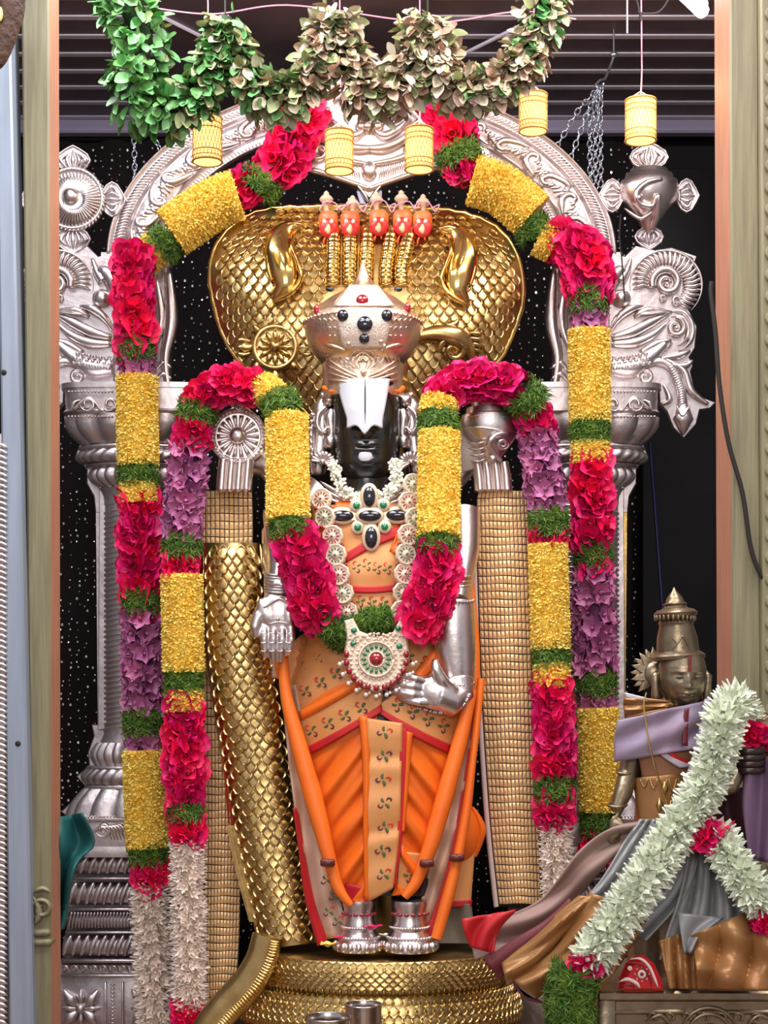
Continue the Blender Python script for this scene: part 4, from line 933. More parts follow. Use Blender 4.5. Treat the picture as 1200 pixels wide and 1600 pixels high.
# resting hand at the right: upright silver forearm, hand turned inwards
b = MB(); Yr = -.14
b.tube([P(722, 800, -.02), P(724, 860, -.06), P(716, 915, -.11), P(711, 940, Yr)], [.058, .05, .044, .048], 14); b.build('upper_arm', SILVERB, st_)
b = MB(); rows = []
for y, cx, hw in ((936, 709, 29), (942, 709, 32), (970, 709, 34), (1010, 711, 33), (1040, 713, 30), (1075, 716, 26), (1082, 717, 24)):
    rows.append([P(cx+hw*math.cos(2*PI*i/28), y, Yr-S(hw)*.8*math.sin(2*PI*i/28)) for i in range(28)])
b.grid(rows, True, True); b.build('forearm', SILVERB, st_)
b = MB()
b.tube([P(716, 1060, Yr), P(718, 1085, Yr-.01), P(704, 1096, Yr-.03), P(680, 1086, Yr-.05)], [S(25), S(24), S(24), S(22)], 16)
b.ell(P(682, 1082, Yr-.055), (S(34), S(14), S(27)), 18, 12, Matrix.Rotation(.22, 3, 'Y'))
for i, (p0, p1, p2, p3, w_) in enumerate((((668, 1066), (650, 1060), (632, 1054), (612, 1052), 7), ((664, 1076), (645, 1072), (628, 1069), (606, 1068), 7.6), ((664, 1088), (645, 1085), (628, 1082), (608, 1080), 7.6), ((672, 1099), (655, 1098), (640, 1095), (622, 1091), 6.8))):
    fing([(*p0, Yr-.06), (*p1, Yr-.075), (*p2, Yr-.072), (*p3, Yr-.055)], w_)
b.tube([P(704, 1080, Yr-.05), P(690, 1062, Yr-.07), P(681, 1045, Yr-.075), P(679, 1030, Yr-.07)], [S(11), S(9.5), S(8.5), S(5)], 10)
b.build('resting_hand', SILVERB, st_, remesh=.0045, label='silver hand turned inwards at the hip')
b = MB()
for i in range(26):
    t = i/25; x, y = cr([(624, 1098), (660, 1108), (690, 1114), (720, 1106), (734, 1086)], 10)[int(t*40)]; b.dot(x, y, 3, 3, Yr-.05, 3, 8, 6)
for k in range(16):
    a = PI*k/15; b.ell(P(716+25*math.cos(a), 1066+5*math.sin(a), Yr-S(25)*math.sin(a)), .0055, 8, 6); b.ell(P(709+31*math.cos(a), 938+3*math.sin(a), Yr-S(29)*math.sin(a)), .005, 8, 6)
b.build('bead_border', SILVER, st_, fix=False)
b = MB()
for i in range(5): b.tube([P(712+24*math.cos(a), 900+i*7+3*math.sin(a), -.12-.044*math.sin(a)) for a in [PI*k/10 for k in range(11)]], .006, 6)
b.build('bracelet', CHAMP, st_, fix=False)
# feet with anklets
for X, hw in ((561, 34), (640, 38)):
    b = MB(); Yt = -.13
    b.lathe([(S(hw*.72), S(76)), (S(hw*.74), S(70)), (S(hw*.66), S(60)), (S(hw*.70), S(44)), (S(hw*.80), S(36)), (S(hw*.74), S(30)), (S(hw*.8), S(26)), (S(hw*1.02), S(12)), (S(hw*1.1), S(3)), (S(hw*1.08), 0)][::-1], P(X, 1484, Yt)+V((0, 0, 0)), 32, 1.1)
    f_ = b.build('foot', SILVERB, st_)
    c = P(X, 1484, Yt); b = MB()
    for k in range(9):
        a = PI+PI*(k+.5)/9; b.ell(c+V((S(hw*1.05)*math.cos(a), S(hw*1.05)*1.1*math.sin(a), S(8))), (S(5.6), S(6), S(8)), 10, 8)
    for k in range(22): a = PI+PI*k/21; b.ell(c+V((S(hw*.92)*math.cos(a), S(hw*.92)*1.1*math.sin(a), S(21))), S(2.6), 8, 6); b.ell(c+V((S(hw*.80)*math.cos(a), S(hw*.80)*1.1*math.sin(a), S(36))), S(2.2), 8, 6)
    b.build('toes', SILVERB, f_, fix=False)
    b = MB()
    for k in range(8): a = PI+PI*(k+.5)/8; b.ell(c+V((S(hw*.70)*math.cos(a), S(hw*.70)*1.1*math.sin(a), S(56))), (S(4), S(2), S(2.8)), 8, 6)
    b.build('garnets', RUBY, f_, fix=False)
# ---- clothes
Yb = Ybody_
def cloth(name, m, L, Rr, nu, nv, off, fold=None, th=.004, **k):
    b = MB(); patch(b, L, Rr, nu, nv, Yb, off, fold); return b.build(name, m, st_, solid=th, **k)
# orange wrap with radiating folds
def fL(u, v, x, y):
    s = (x-596)*.80*(1 if x < 600 else -1)+(y-1100)*.60; q = .5+.5*math.sin(s/5.6+.6*math.sin(y*.03)); return (.017*q**1.3+.006*math.sin(s/9.7+y*.02)+.003*math.sin(s/2.6+1))*min(1, 7*u*(1-u)+.05)*max(0, min(1, (y-1112-abs(x-596)*.6)/36))
cloth('orange_wrap', ORANGE, [(448, 1050), (452, 1100), (478, 1200), (500, 1300), (520, 1385), (560, 1412)], [(600, 1050), (590, 1120), (582, 1200), (578, 1300), (574, 1390), (570, 1412)], 120, 140, .018, fL)
cloth('orange_wrap', ORANGE, [(600, 1050), (618, 1120), (625, 1200), (622, 1300), (618, 1380), (612, 1400)], [(742, 1050), (734, 1110), (712, 1200), (690, 1280), (668, 1350), (640, 1396)], 120, 140, .018, fL)
# torso cloth
cloth('chest_cloth', BROC, [(488, 790), (490, 840), (500, 900), (505, 960), (478, 1020), (462, 1060)], [(668, 786), (664, 840), (652, 900), (650, 960), (690, 1010), (728, 1060)], 40, 46, .012, lambda u, v, x, y: .004*math.sin(v*21+u*2))
cloth('red_border', RED, [(536, 868), (570, 846), (625, 820)], [(540, 880), (578, 858), (630, 836)], 4, 16, .018)
cloth('red_border', RED, [(540, 914), (580, 916), (622, 912)], [(540, 925), (580, 927), (622, 923)], 4, 16, .018)
cloth('orange_neck_fold', ORANGE, [(520, 800), (528, 784), (560, 782)], [(522, 818), (540, 802), (566, 796)], 6, 10, .024)
cloth('orange_shoulder_fold', ORANGE, [(636, 752), (640, 790), (618, 838), (608, 862)], [(672, 740), (672, 800), (650, 850), (628, 868)], 10, 16, .020, lambda u, v, x, y: .006*math.sin(u*9+v*4))
cloth('orange_shoulder_fold', ORANGE, [(482, 840), (490, 850), (500, 885)], [(508, 815), (512, 840), (512, 880)], 8, 10, .016)
# brocade crossing panels on the hips
cloth('hip_panel', BROC, [(447, 1062), (455, 1010), (490, 985), (560, 985)], [(470, 1126), (510, 1105), (560, 1080), (606, 1056)], 18, 28, .022, lambda u, v, x, y: .005*math.sin(u*5))
cloth('hip_band', BROC, [(466, 1122), (500, 1102), (550, 1080), (600, 1062)], [(479, 1172), (520, 1150), (560, 1126), (596, 1104)], 14, 28, .034)
cloth('red_border', RED, [(478, 1168), (520, 1146), (560, 1123), (596, 1100)], [(482, 1180), (522, 1158), (562, 1134), (598, 1112)], 4, 24, .038)
cloth('orange_fold', ORANGE, [(466, 1112), (500, 1094), (540, 1070), (580, 1040)], [(470, 1126), (504, 1108), (546, 1084), (590, 1058)], 8, 24, .036, lambda u, v, x, y: .012*math.sin(PI*u))
cloth('hip_panel', BROC, [(590, 1040), (620, 1000), (670, 985), (700, 980)], [(600, 1070), (640, 1072), (690, 1066), (738, 1050)], 18, 28, .022)
cloth('hip_band', BROC, [(586, 1106), (630, 1078), (680, 1090), (736, 1100)], [(596, 1112), (630, 1132), (670, 1152), (706, 1168)], 14, 28, .030)
cloth('red_border', RED, [(590, 1104), (630, 1127), (670, 1148), (704, 1164)], [(592, 1114), (628, 1140), (668, 1162), (702, 1178)], 4, 24, .036)
cloth('orange_fold', ORANGE, [(640, 1062), (665, 1030), (690, 1000), (702, 975)], [(655, 1066), (682, 1040), (708, 1008), (716, 980)], 8, 24, .034, lambda u, v, x, y: .01*math.sin(PI*u))
# centre pleat
cloth('centre_pleat', BROC, [(573, 1122), (575, 1200), (572, 1300), (574, 1410)], [(629, 1130), (627, 1200), (624, 1300), (614, 1388)], 14, 60, .050, lambda u, v, x, y: .004*math.sin(v*30)*.4-.006*abs(math.sin(v*7.5))**20)
cloth('orange_fold', ORANGE, [(561, 1120), (567, 1200), (568, 1300), (570, 1405)], [(574, 1118), (578, 1200), (575, 1300), (576, 1408)], 6, 40, .046, lambda u, v, x, y: .01*math.sin(PI*u))
cloth('red_border', RED, [(626, 1132), (624, 1200), (621, 1300), (612, 1388)], [(636, 1140), (634, 1200), (629, 1300), (618, 1384)], 4, 40, .046)
cloth('orange_fold', ORANGE, [(634, 1142), (633, 1200), (628, 1300)], [(645, 1146), (640, 1200), (632, 1300)], 6, 40, .040, lambda u, v, x, y: .012*math.sin(PI*u))
cloth('hem_panel', BROC, [(626, 1330), (622, 1360), (622, 1388)], [(672, 1335), (652, 1365), (634, 1396)], 12, 12, .030)
cloth('hem', RED, [(530, 1378), (560, 1384), (574, 1392)], [(545, 1412), (560, 1414), (574, 1414)], 6, 12, .030)
# side sashes: border strips, red edges and rolled orange edges with clips
Ys = lambda x, y: -.10
def strip(name, m, L, Rr, Yf, fold=None, nu=10, nv=40):
    b = MB(); patch(b, L, Rr, nu, nv, Yf, 0, fold); return b.build(name, m, st_, solid=.004)
strip('side_border', CREAMC, [(440, 1070), (452, 1200), (470, 1320), (484, 1400), (505, 1468)], [(462, 1070), (485, 1200), (508, 1320), (530, 1400), (546, 1462)], lambda x, y: -.09-.03*(y-1070)/400, lambda u, v, x, y: .014*math.sin(u*7+v*5)+.006*math.sin(v*31+u*4))
strip('red_edge', RED, [(458, 1262), (466, 1320), (476, 1400), (496, 1478)], [(466, 1262), (476, 1330), (492, 1410), (514, 1474)], lambda x, y: -.095-.03*(y-1070)/400, lambda u, v, x, y: .01*math.sin(u*5), 6)
strip('side_border', CREAMC, [(735, 1080), (714, 1180), (692, 1280), (672, 1350), (655, 1420), (652, 1460)], [(748, 1080), (736, 1180), (724, 1280), (708, 1350), (690, 1420), (674, 1462)], lambda x, y: -.09-.03*(y-1070)/400, lambda u, v, x, y: .012*math.sin(u*8+v*5)+.006*math.sin(v*37))
strip('red_edge', RED, [(744, 1080), (730, 1180), (712, 1290), (694, 1370), (664, 1462)], [(752, 1080), (738, 1180), (722, 1290), (703, 1370), (676, 1466)], lambda x, y: -.105-.03*(y-1070)/400, None, 6)
def roll(pts, w_, Y0): 
    b = MB(); b.rib(pts, w_, lambda x, y: Y0-.05*(y-1070)/400, 10, 10, 8, False); return b.build('rolled_edge', ORANGE, st_)
roll([(442, 1000), (446, 1080), (466, 1160), (488, 1240), (504, 1300), (517, 1350), (530, 1390), (548, 1414)], [7, 9, 13, 15, 13, 10, 9, 5], -.155)
roll([(738, 1078), (718, 1160), (696, 1240), (676, 1310), (662, 1350), (648, 1382), (632, 1402)], [8, 12, 14, 13, 10, 9, 6], -.155)
roll([(752, 1060), (746, 1120), (738, 1190), (728, 1270), (715, 1340), (700, 1400), (682, 1466)], [6, 6, 6, 8, 8, 10, 9], -.12)
roll([(733, 880), (737, 940), (742, 1000), (742, 1060), (736, 1090)], [5, 7, 7, 8, 7], -.05)
roll([(424, 872), (424, 930), (430, 1000), (440, 1060)], [4, 6, 7, 7], -.04)
strip('side_border', CREAMC, [(412, 880), (414, 960), (425, 1060)], [(424, 876), (428, 960), (440, 1060)], lambda x, y: -.03)
b = MB()
for x, y in ((512, 1348), (667, 1349), (714, 1340)): b.bbox(P(x, y, -.215 if x < 700 else -.18), (S(22), .02, S(11)), .004)
b.build('clip', mat('maroon_clip', (.12, .02, .015), .3), st_)
b = MB(); b.ell(P(722, 1300, .0), (S(30), .07, S(48)), 16, 12); b.rib([(738, 1262), (752, 1296), (742, 1338)], [3, 8, 3], -.02, 10); b.build('cloth_bulge', ORANGE, st_, label='orange cloth bulging behind the right sash')
strip('tan_cloth', BROC, [(692, 1340), (690, 1380), (688, 1412)], [(742, 1330), (738, 1380), (736, 1410)], lambda x, y: -.03)
strip('red_edge', RED, [(686, 1408), (690, 1418)], [(738, 1406), (736, 1416)], lambda x, y: -.034, None, 6, 4)
strip('grey_cloth', mat('dull_grey_cloth', (.22, .19, .16), .7), [(684, 1415), (672, 1450), (668, 1474)], [(736, 1412), (742, 1450), (760, 1474)], lambda x, y: -.02, lambda u, v, x, y: .02*math.sin(u*9))
# woven sprig pattern on the brocade
MG = mat('woven_green', (.10, .14, .05), .6); MR = mat('woven_red', (.60, .06, .03), .6); MP = mat('woven_dark', (.10, .03, .05), .6)
mo = MB()
def sprig(x, y, ang, k, off, Yf=Yb, c=0):
    ca, sa = math.cos(ang), math.sin(ang); q = lambda a, d: (x+k*(a*ca-d*sa), y+k*(a*sa+d*ca)); yf = lambda a, d: Yf(a, d)-off
    mo.m = 0; mo.rib([q(0, 0), q(4, -4), q(9, -5)], 2.6*k, yf, .5, 6, 3); mo.rib([q(-2, 0), q(-6, 3), q(-11, 2)], 2.2*k, yf, .5, 6, 3)
    mo.m = 1+c; mo.rib([q(-4, -3), q(-8, -8), q(-5, -12), q(-1, -10)], 1.8*k, yf, .5, 6, 3)
    mo.m = 2; mo.rib([q(1, 2), q(5, 7), q(2, 11), q(-2, 8)], 1.5*k, yf, .5, 6, 3)
for i in range(7): sprig(598+R.uniform(-4, 4), 1145+i*37, PI/2+R.uniform(-.3, .3), .95, .0535, Yb, i % 2 and 1 or 0)
for i in range(4): sprig(488+i*26, 1142-i*12, -.45, .9, .038)
for i in range(4): sprig(622+i*24, 1102+i*11, .45, .9, .034)
for i in range(5): sprig(478+i*24, 1078-i*13+R.uniform(-4, 4), -.5, .85, .029)
for i in range(3): sprig(472+i*26, 1040-i*12, -.4, .7, .028)
for i in range(3): sprig(640+i*26, 1022+R.uniform(-8, 14), .3, .8, .028)
for i in range(4): sprig(558+i*16, 886+R.uniform(-4, 4), 0, .75, .0175)
for i in range(3): sprig(564+i*18, 940+R.uniform(-3, 3), .2, .75, .0175)
sprig(640, 1368, .5, .9, .035)
for x, y in ((510, 1375), (522, 1400), (514, 1425), (528, 1440)): sprig(x, y, 1.2, .8, 0, lambda a, d: -.135-.03*(d-1070)/400)
mo.build('woven_sprigs', [MG, MR, MP], st_, fix=False, kind='stuff')
# ---- discus and conch held in the rear hands
dc = thing('silver_discus', 'round silver discus with spokes held up by the left rear hand', 'discus', P(368, 766, .05))
b = MB(); cx, cy = 372, 682; Yd = -.0; M = Matrix.Rotation(PI/2, 3, 'X')
b.lathe([(S(r), S(h)) for r, h in ((43, -12), (45, 0), (43, 8), (37, 9), (35, 5), (14, 6), (12, 12), (7, 15), (1, 16))], P(cx, cy, Yd), 40, 1, 2, None, M); wh = b.build('wheel', SILVERB, dc)
b = MB()
for k in range(18): a = 2*PI*k/18; b.rib([(cx+13*math.cos(a), cy+13*math.sin(a)), (cx+33*math.cos(a), cy+33*math.sin(a))], [2, 4], Yd-S(6), 5, 6, 3)
for k in range(40): a = 2*PI*k/40; b.dot(cx+40*math.cos(a), cy+40*math.sin(a), 2.4, 2.4, Yd-S(9), 3, 8, 5)
b.build('spokes', SILVERB, wh, fix=False)
b = MB(); b.dot(375, 632, 14, 13, Yd, 10, 18, 10); b.rib(spiral(375, 632, 10, 3, 0, 1.5, 18), 3, Yd-S(8), 5); b.rib([(352, 648), (366, 640), (384, 640), (400, 652)], 4, Yd, 8); b.build('flame_knob', SILVERB, dc, fix=False)
b = MB()
for i, x in enumerate((348, 361, 374, 387)): b.rib([(x+2, 718), (x, 740), (x-2, 768)], [8, 8.5, 9], Yd-.0, 12, 10, 6, False)
b.rib([(346, 735), (345, 755)], 3, Yd-.01, 5)
b.build('holding_fingers', SILVERB, dc, fix=False)
cn = thing('silver_conch', 'silver conch shell held up by the right rear hand', 'conch', P(768, 766, .05))
b = MB(); conch(b, 765, 622, 738, 46, .0, .85, 36); cs = b.build('shell', SILVERB, cn)
yf = lambda x, y: -S(46*.85)*math.sqrt(max(0, 1-((x-765)/49)**2))*tab([(620, .3), (640, .8), (660, 1), (690, .95), (715, .6), (740, .3)], y)[0]
b = MB(); b.rib([(722, 670), (750, 668), (780, 672), (806, 674)], 2, yf, 4); b.rib([(728, 652), (752, 648), (780, 650), (800, 654)], 2, yf, 3)
b.rib([(795, 676), (775, 680), (764, 695), (775, 712), (784, 720)], [3, 5, 5, 4, 3], yf, 6); b.rib(spiral(786, 694, 9, 3, 0, 1.4, 18), 3, yf, 5); b.dot(770, 716, 7, 7, yf(770, 716), 6)
for k in range(4): b.rib([(728+k*2, 690+k*10), (742+k*2, 694+k*9), (758, 690+k*9)], 2, yf, 4)
b.build('shell_relief', SILVERB, cs, fix=False)
b = MB(); b.lathe([(S(r), S(z)) for r, z in ((14, 0), (18, 4), (20, 8), (16, 12), (10, 15), (1, 16))], P(762, 630, 0), 18); b.build('shell_crown', mat('cream_cap', (.78, .66, .50), .5), cn)
b = MB()
for x in (748, 762, 776, 790): b.rib([(x-3, 722), (x, 742), (x+2, 768)], [7, 8, 9], -.005, 12, 10, 6, False)
b.build('holding_fingers', SILVERB, cn, fix=False)
b = MB(); b.tube([P(724, 660, .03), P(730, 700, .03), P(738, 735, .03)], [.03, .05, .04], 8); b.build('pale_backing', mat('pale_backing', (.55, .50, .46), .6), cn)
# ---------------------------------------------------------------- jewellery on the chest
SETT = mat('cream_gold_setting', (.82, .66, .46), .35, .5); CZ_ = mat('stone_studded_silver', (.93, .79, .62), .40, .2, (.80, .63, .47), 220, .5, 260)
Yt_ = lambda x, y: min(-.05, Ybody_(x, max(y, 795)))
br = thing('cross_brooch', 'cross shaped brooch of five black stones and four green ones on the chest', 'brooch', P(578, 806, -.2))
yb0 = min(Yt_(578, 800), -.13)-.036
b = MB(); b.plate([(540, 800), (566, 796), (570, 786), (586, 786), (590, 796), (616, 800), (616, 812), (590, 816), (586, 828), (570, 828), (566, 816), (540, 812)], yb0+.014, 3, 1); b.build('backing', SETT, br)
for x, y, rx, ry in ((577, 776, 10.5, 17), (535, 806, 18.5, 9.5), (578, 806, 18.5, 9.5), (621, 805, 18.5, 9.5), (580, 840, 10.5, 17.5)):
    yy = yb0+.002+.000006*(x-578)**2
    b = MB(); b.dot(x, y, rx+4.5, ry+4.5, yy, 4, 24, 10); s_ = b.build('setting', SETT, br); b = MB(); b.dot(x, y, rx-.5, ry-.5, yy-S(2), 6.5, 24, 12); b.build('black_stone', BLK, s_)
for x, y in ((557, 790), (599, 789), (559, 824), (601, 823)):
    yy = yb0+.004
    b = MB(); b.dot(x, y, 11, 11, yy, 3.5, 20, 8); s_ = b.build('setting', SETT, br); b = MB(); b.dot(x, y, 6, 6, yy-S(2), 4, 16, 8); b.build('green_stone', EMER, s_)
nk_ = thing('medallion_necklace', 'long necklace of round stone set medallions with a large round pendant', 'necklace', P(588, 1085, -.2))
ML = [(503, 780), (508, 808), (520, 838), (525, 867), (530, 898), (536, 927), (542, 957)]; MR_ = [(645, 757), (638, 785), (648, 810), (637, 836), (634, 866), (632, 897), (630, 926), (627, 955)]
# one medallion, local face towards -y
m_ = MB(); Mx = Matrix.Rotation(PI/2, 3, 'X'); rr = S(17.5, -.15)
m_.lathe([(rr*a, rr*h) for a, h in ((.85, -.25), (1, -.1), (1, .1), (.9, .22), (.8, .16), (.4, .16), (.32, .26), (.02, .3))], (0, 0, 0), 20, 1, 2, (lambda a, j: 1+.05*math.cos(9*a)), Mx)
MED = [srcmesh(m_, 'medallion', CZ_)]
p_ = MB()
for k in range(12):
    a = 2*PI*k/12; p_.tube([(rr*.42*math.cos(a), -rr*.2, rr*.42*math.sin(a)), (rr*.68*math.cos(a), -rr*.2, rr*.68*math.sin(a))], rr*.05, 6)
p_.ell((0, -rr*.28, 0), rr*.12, 8, 6)
for i, (x, y) in enumerate(ML+MR_):
    yy = Yt_(x, y)-.050; M = Matrix.Translation(P(x, y, yy)) @ Matrix.Rotation((x-575)/160, 4, 'Z') @ Matrix.Rotation(R.uniform(-.12, .12), 4, 'X')
    o = inst(MED[0], M, nk_)
    pb = srcmesh(p_, 'stones', RUBY if i % 2 == 0 else EMER, fix=False) if i < 2 else PB[i % 2]
    if i < 2: PB = [pb] if i == 0 else PB+[pb]
    q = pb.copy(); C.objects.link(q); q.parent = o
b = MB()
for L in (ML, MR_):
    for (xa, ya), (xb, yb_) in zip(L, L[1:]):
        x, y = (xa+xb)/2, (ya+yb_)/2
        for s in (-12, 12): b.dot(x+s, y, 3.4, 3.4, Yt_(x, y)-.048, 3.4, 8, 6)
b.build('ruby_beads', RUBY, nk_, fix=False)
Yp0 = Ybody_(588, 1010)-.080
b = MB(); out = [(538, 970), (552, 966), (562, 986), (588, 996), (614, 988), (626, 966), (640, 972), (637, 1000), (640, 1022), (634, 1045), (620, 1064), (600, 1078), (588, 1082), (574, 1078), (556, 1066), (543, 1046), (537, 1022), (541, 1000)]
b.plate(out, Yp0, 7, 3); pd = b.build('pendant', CZ_, nk_)
b = MB()
for r, n, s in ((40, 34, 2.4), (31, 26, 2)):
    for k in range(n): a = 2*PI*k/n; b.dot(588+r*math.cos(a), 1030+r*math.sin(a), s, s, Yp0-S(7), 3, 8, 5)
for r in (27, 12): b.rib([(588+r*math.cos(t*PI/12), 1030+r*math.sin(t*PI/12)) for t in range(25)], 2, Yp0-S(7), 4, 6, 0, False)
for k in range(40): x = R.uniform(545, 632); y = R.uniform(990, 1000); b.dot(x, y, 2.2, 2.2, Yp0-S(7), 2.5, 8, 5)
b.build('filigree', CZ_, pd, fix=False)
b = MB(); b.dot(588, 1030, 10, 10, Yp0-S(8), 6, 18, 10); b.build('centre_gem', RUBY, pd, label='large red centre stone')
b = MB()
for k in range(16): a = 2*PI*k/16; b.rib([(588+15*math.cos(a), 1030+15*math.sin(a)), (588+24*math.cos(a), 1030+24*math.sin(a))], 2.6, Yp0-S(7), 4, 6, 3)
for x, y in ((622, 982), (553, 985), (552, 1006), (624, 1010)): b.dot(x, y, 5, 4.5, Yp0-S(7), 4)
b.build('green_stones', EMER, pd, fix=False)
rp, pp = MB(), MB()
for k in range(13):
    a = lerp(-.12, PI+.12, k/12); x, y = 588+47*math.cos(a), 1028+47*math.sin(a); rp.dot(x, y, 5, 6, Yp0-S(6), 5, 10, 8)
    x, y = 588+58*math.cos(a), 1028+60*math.sin(a)
    if 0 < k < 12: pp.dot(x, y, 3.6, 3.8, Yp0-S(3), 3.6, 8, 6); pp.dot(x+5, y-3, 2.6, 2.6, Yp0-S(3), 2.6, 8, 6)
rp.build('ruby_drops', RUBY, pd, fix=False); pp.build('pearl_drops', PEARL, pd, fix=False)
# ---------------------------------------------------------------- flowers: single blooms as sources for the repeats
def petal_mesh(mb, az, tilt, L, W, base=0., curl=.3, nu=4, nv=4, tip=.0, cup=.25):
    """one petal rising from the centre (bloom axis = local z)"""
    ca, sa = math.cos(az), math.sin(az); rows = []
    for j in range(nv+1):
        t = j/nv; th = tilt+curl*t*t; r = base+L*(t*math.sin(tilt)+.5*t*t*curl*math.cos(tilt)); z = L*(t*math.cos(tilt)-.5*t*t*curl*math.sin(tilt))
        ww = W*(math.sin(PI*min(1, (.10+.80*t if tip == 0 else .08+.92*t)))**.7)*(1-tip*t**2); row = []
        for i in range(nu+1):
            u = i/nu*2-1; y = u*ww; dz = cup*W*(u*u); rr = r-dz*math.cos(tilt); zz = z+dz*math.sin(tilt)
            row.append((ca*rr-sa*y, sa*rr+ca*y, zz))
        rows.append(row)
    mb.grid(rows)
def rose_src(seed):
    r = random.Random(seed); m = MB()
    for k in range(3): petal_mesh(m, 2*PI*k/3+r.random(), .12, .75, .34, .06, .15, 4, 4, 0, .5)
    for k in range(4): petal_mesh(m, 2*PI*k/4+r.random(), .45, .85, .46, .12, .35, 4, 4, 0, .35)
    for k in range(5): petal_mesh(m, 2*PI*k/5+r.random(), .85, .95, .55, .15, .55, 4, 4, 0, .22)
    for v_ in range(len(m.v)): x, y, z = m.v[v_]; m.v[v_] = (x+r.uniform(-.035, .035), y+r.uniform(-.035, .035), z+r.uniform(-.05, .05))
    return srcmesh(m, 'rose', ROSE, fix=False)
ROSES = [rose_src(i) for i in range(4)]
def orch_src(seed):
    r = random.Random(seed); m = MB()
    for k in range(6): petal_mesh(m, 2*PI*k/6+r.uniform(-.2, .2), .75, 1, .40, .05, .5, 3, 3, .35, .25)
    m.tube([(0, 0, 0), (0, 0, .3), (.05, .02, .55)], [.10, .13, .05], 6)
    for v_ in range(len(m.v)): x, y, z = m.v[v_]; m.v[v_] = (x+r.uniform(-.04, .04), y+r.uniform(-.04, .04), z+r.uniform(-.06, .06))
    return srcmesh(m, 'orchid', PURP, fix=False)
ORCH = [orch_src(i) for i in range(3)]
def jas_src(seed, mt, name, n=6, w_=.26, tilt=.55):
    r = random.Random(seed); m = MB(); m.tube([(0, 0, -.2), (0, 0, .25), (0, 0, .42)], [.09, .11, .16], 6)
    for k in range(n): petal_mesh(m, 2*PI*k/n+r.uniform(-.15, .15), tilt, .75, w_, .08, .7, 2, 3, .5, .3); 
    for v_ in range(len(m.v)):
        x, y, z = m.v[v_]; m.v[v_] = (x, y, z+.3 if z > .5 else z)
    return srcmesh(m, name, mt, fix=False)
JASM = [jas_src(i, JAS, 'jasmine') for i in range(2)]
TUB = [jas_src(10+i, TUBW, 'tuberose', 6, .31, .55) for i in range(3)]
def along(path, step):
    """evenly spaced (point, tangent) along 3D points"""
    out = []; acc = 0; prev = path[0]
    for a, c in zip(path, path[1:]):
        d = (c-a).length; t = acc
        while t < d: out.append((a.lerp(c, t/d), (c-a).normalized())); t += step
        acc = t-d
    return out
def ringframe(t):
    a = t.cross(V((0, 1, 0)));  a = a.normalized() if a.length > .05 else V((1, 0, 0)); return a, V(a.cross(t)).normalized()
def bloom_band(root, path, r, kind, cnt):
    """blooms pushed radially outwards round a core"""
    src, size, step, n, core = {'rose': (ROSES, .80*r+.006, .74*r, 5, ROSED), 'orchid': (ORCH, .56*r+.006, .58*r, 7, PURPC), 'jasmine': (JASM, .56*r, .31*r, 9, JASG), 'tuberose': (TUB, .88*r, .42*r, 8, JASG)}[kind]
    b = MB(); b.tube(path, r*(.62 if kind != 'tuberose' else .3), 10); b.build('core', core, root, fix=False)
    k = 0; rest = {}
    for p, t in along(path, step):
        a, c = ringframe(t); ph = R.random()*6.28
        for i in range(n):
            an = ph+2*PI*i/n+R.uniform(-.2, .2); d = a*math.cos(an)+c*math.sin(an)
            lean = (d+t*R.uniform(-.35, .35)+V((0, 0, -.1))).normalized(); rad = r*(.30 if kind == 'rose' else .52 if kind == 'orchid' else .5 if kind == 'jasmine' else .22)
            s_ = size*R.uniform(.85, 1.15); q = lean.to_track_quat('Z', 'Y').to_matrix().to_4x4() @ Matrix.Rotation(R.random()*6.28, 4, 'Z')
            M = Matrix.Translation(p+d*rad+t*R.uniform(-.3, .3)*step) @ q @ Matrix.Scale(s_, 4); so = R.choice(src)
            # blooms facing away from the viewer are joined
            if d.y < .25 and cnt.get(kind, 0) < 295: inst(so, M, root); cnt[kind] = cnt.get(kind, 0)+1
            else:
                rm = rest.setdefault(so.data.materials[0].name, (MB(), so.data.materials[0]))[0]
                rm.add([M @ v.co for v in so.data.vertices], [tuple(f.vertices) for f in so.data.polygons])
    for m, mt in rest.values(): m.build(kind+'s', mt, root, fix=False, kind='stuff')
def yellow_band(root, path, r, mt=None):
    b = MB(); L = sum((c-a).length for a, c in zip(path, path[1:])); b.tube(path, r*.88, 14); n = int(L*r*6.28/1.25e-5)
    pts = along(path, L/ max(1, n)*.999)
    for p, t in pts:
        a, c = ringframe(t); an = R.random()*2*PI; d = a*math.cos(an)+c*math.sin(an)
        if d.y > .45: continue
        e = (t*R.uniform(-1, 1)+d.cross(t)*R.uniform(-1, 1)).normalized(); f = (d+e*R.uniform(.2, 1.0)).normalized(); g = f.cross(e) if f.cross(e).length > .1 else t
        g = g.normalized(); l = R.uniform(.007, .012); w_ = R.uniform(.0018, .003); o = p+d*r*R.uniform(.80, .95)
        b.add([o-g*w_, o+f*l*.6-g*w_*1.3, o+f*l, o+f*l*.6+g*w_*1.3, o+g*w_], [(0, 1, 2, 3, 4)])
    b.build('yellow_petals', mt or YEL, root, smooth=False, fix=False, kind='stuff')
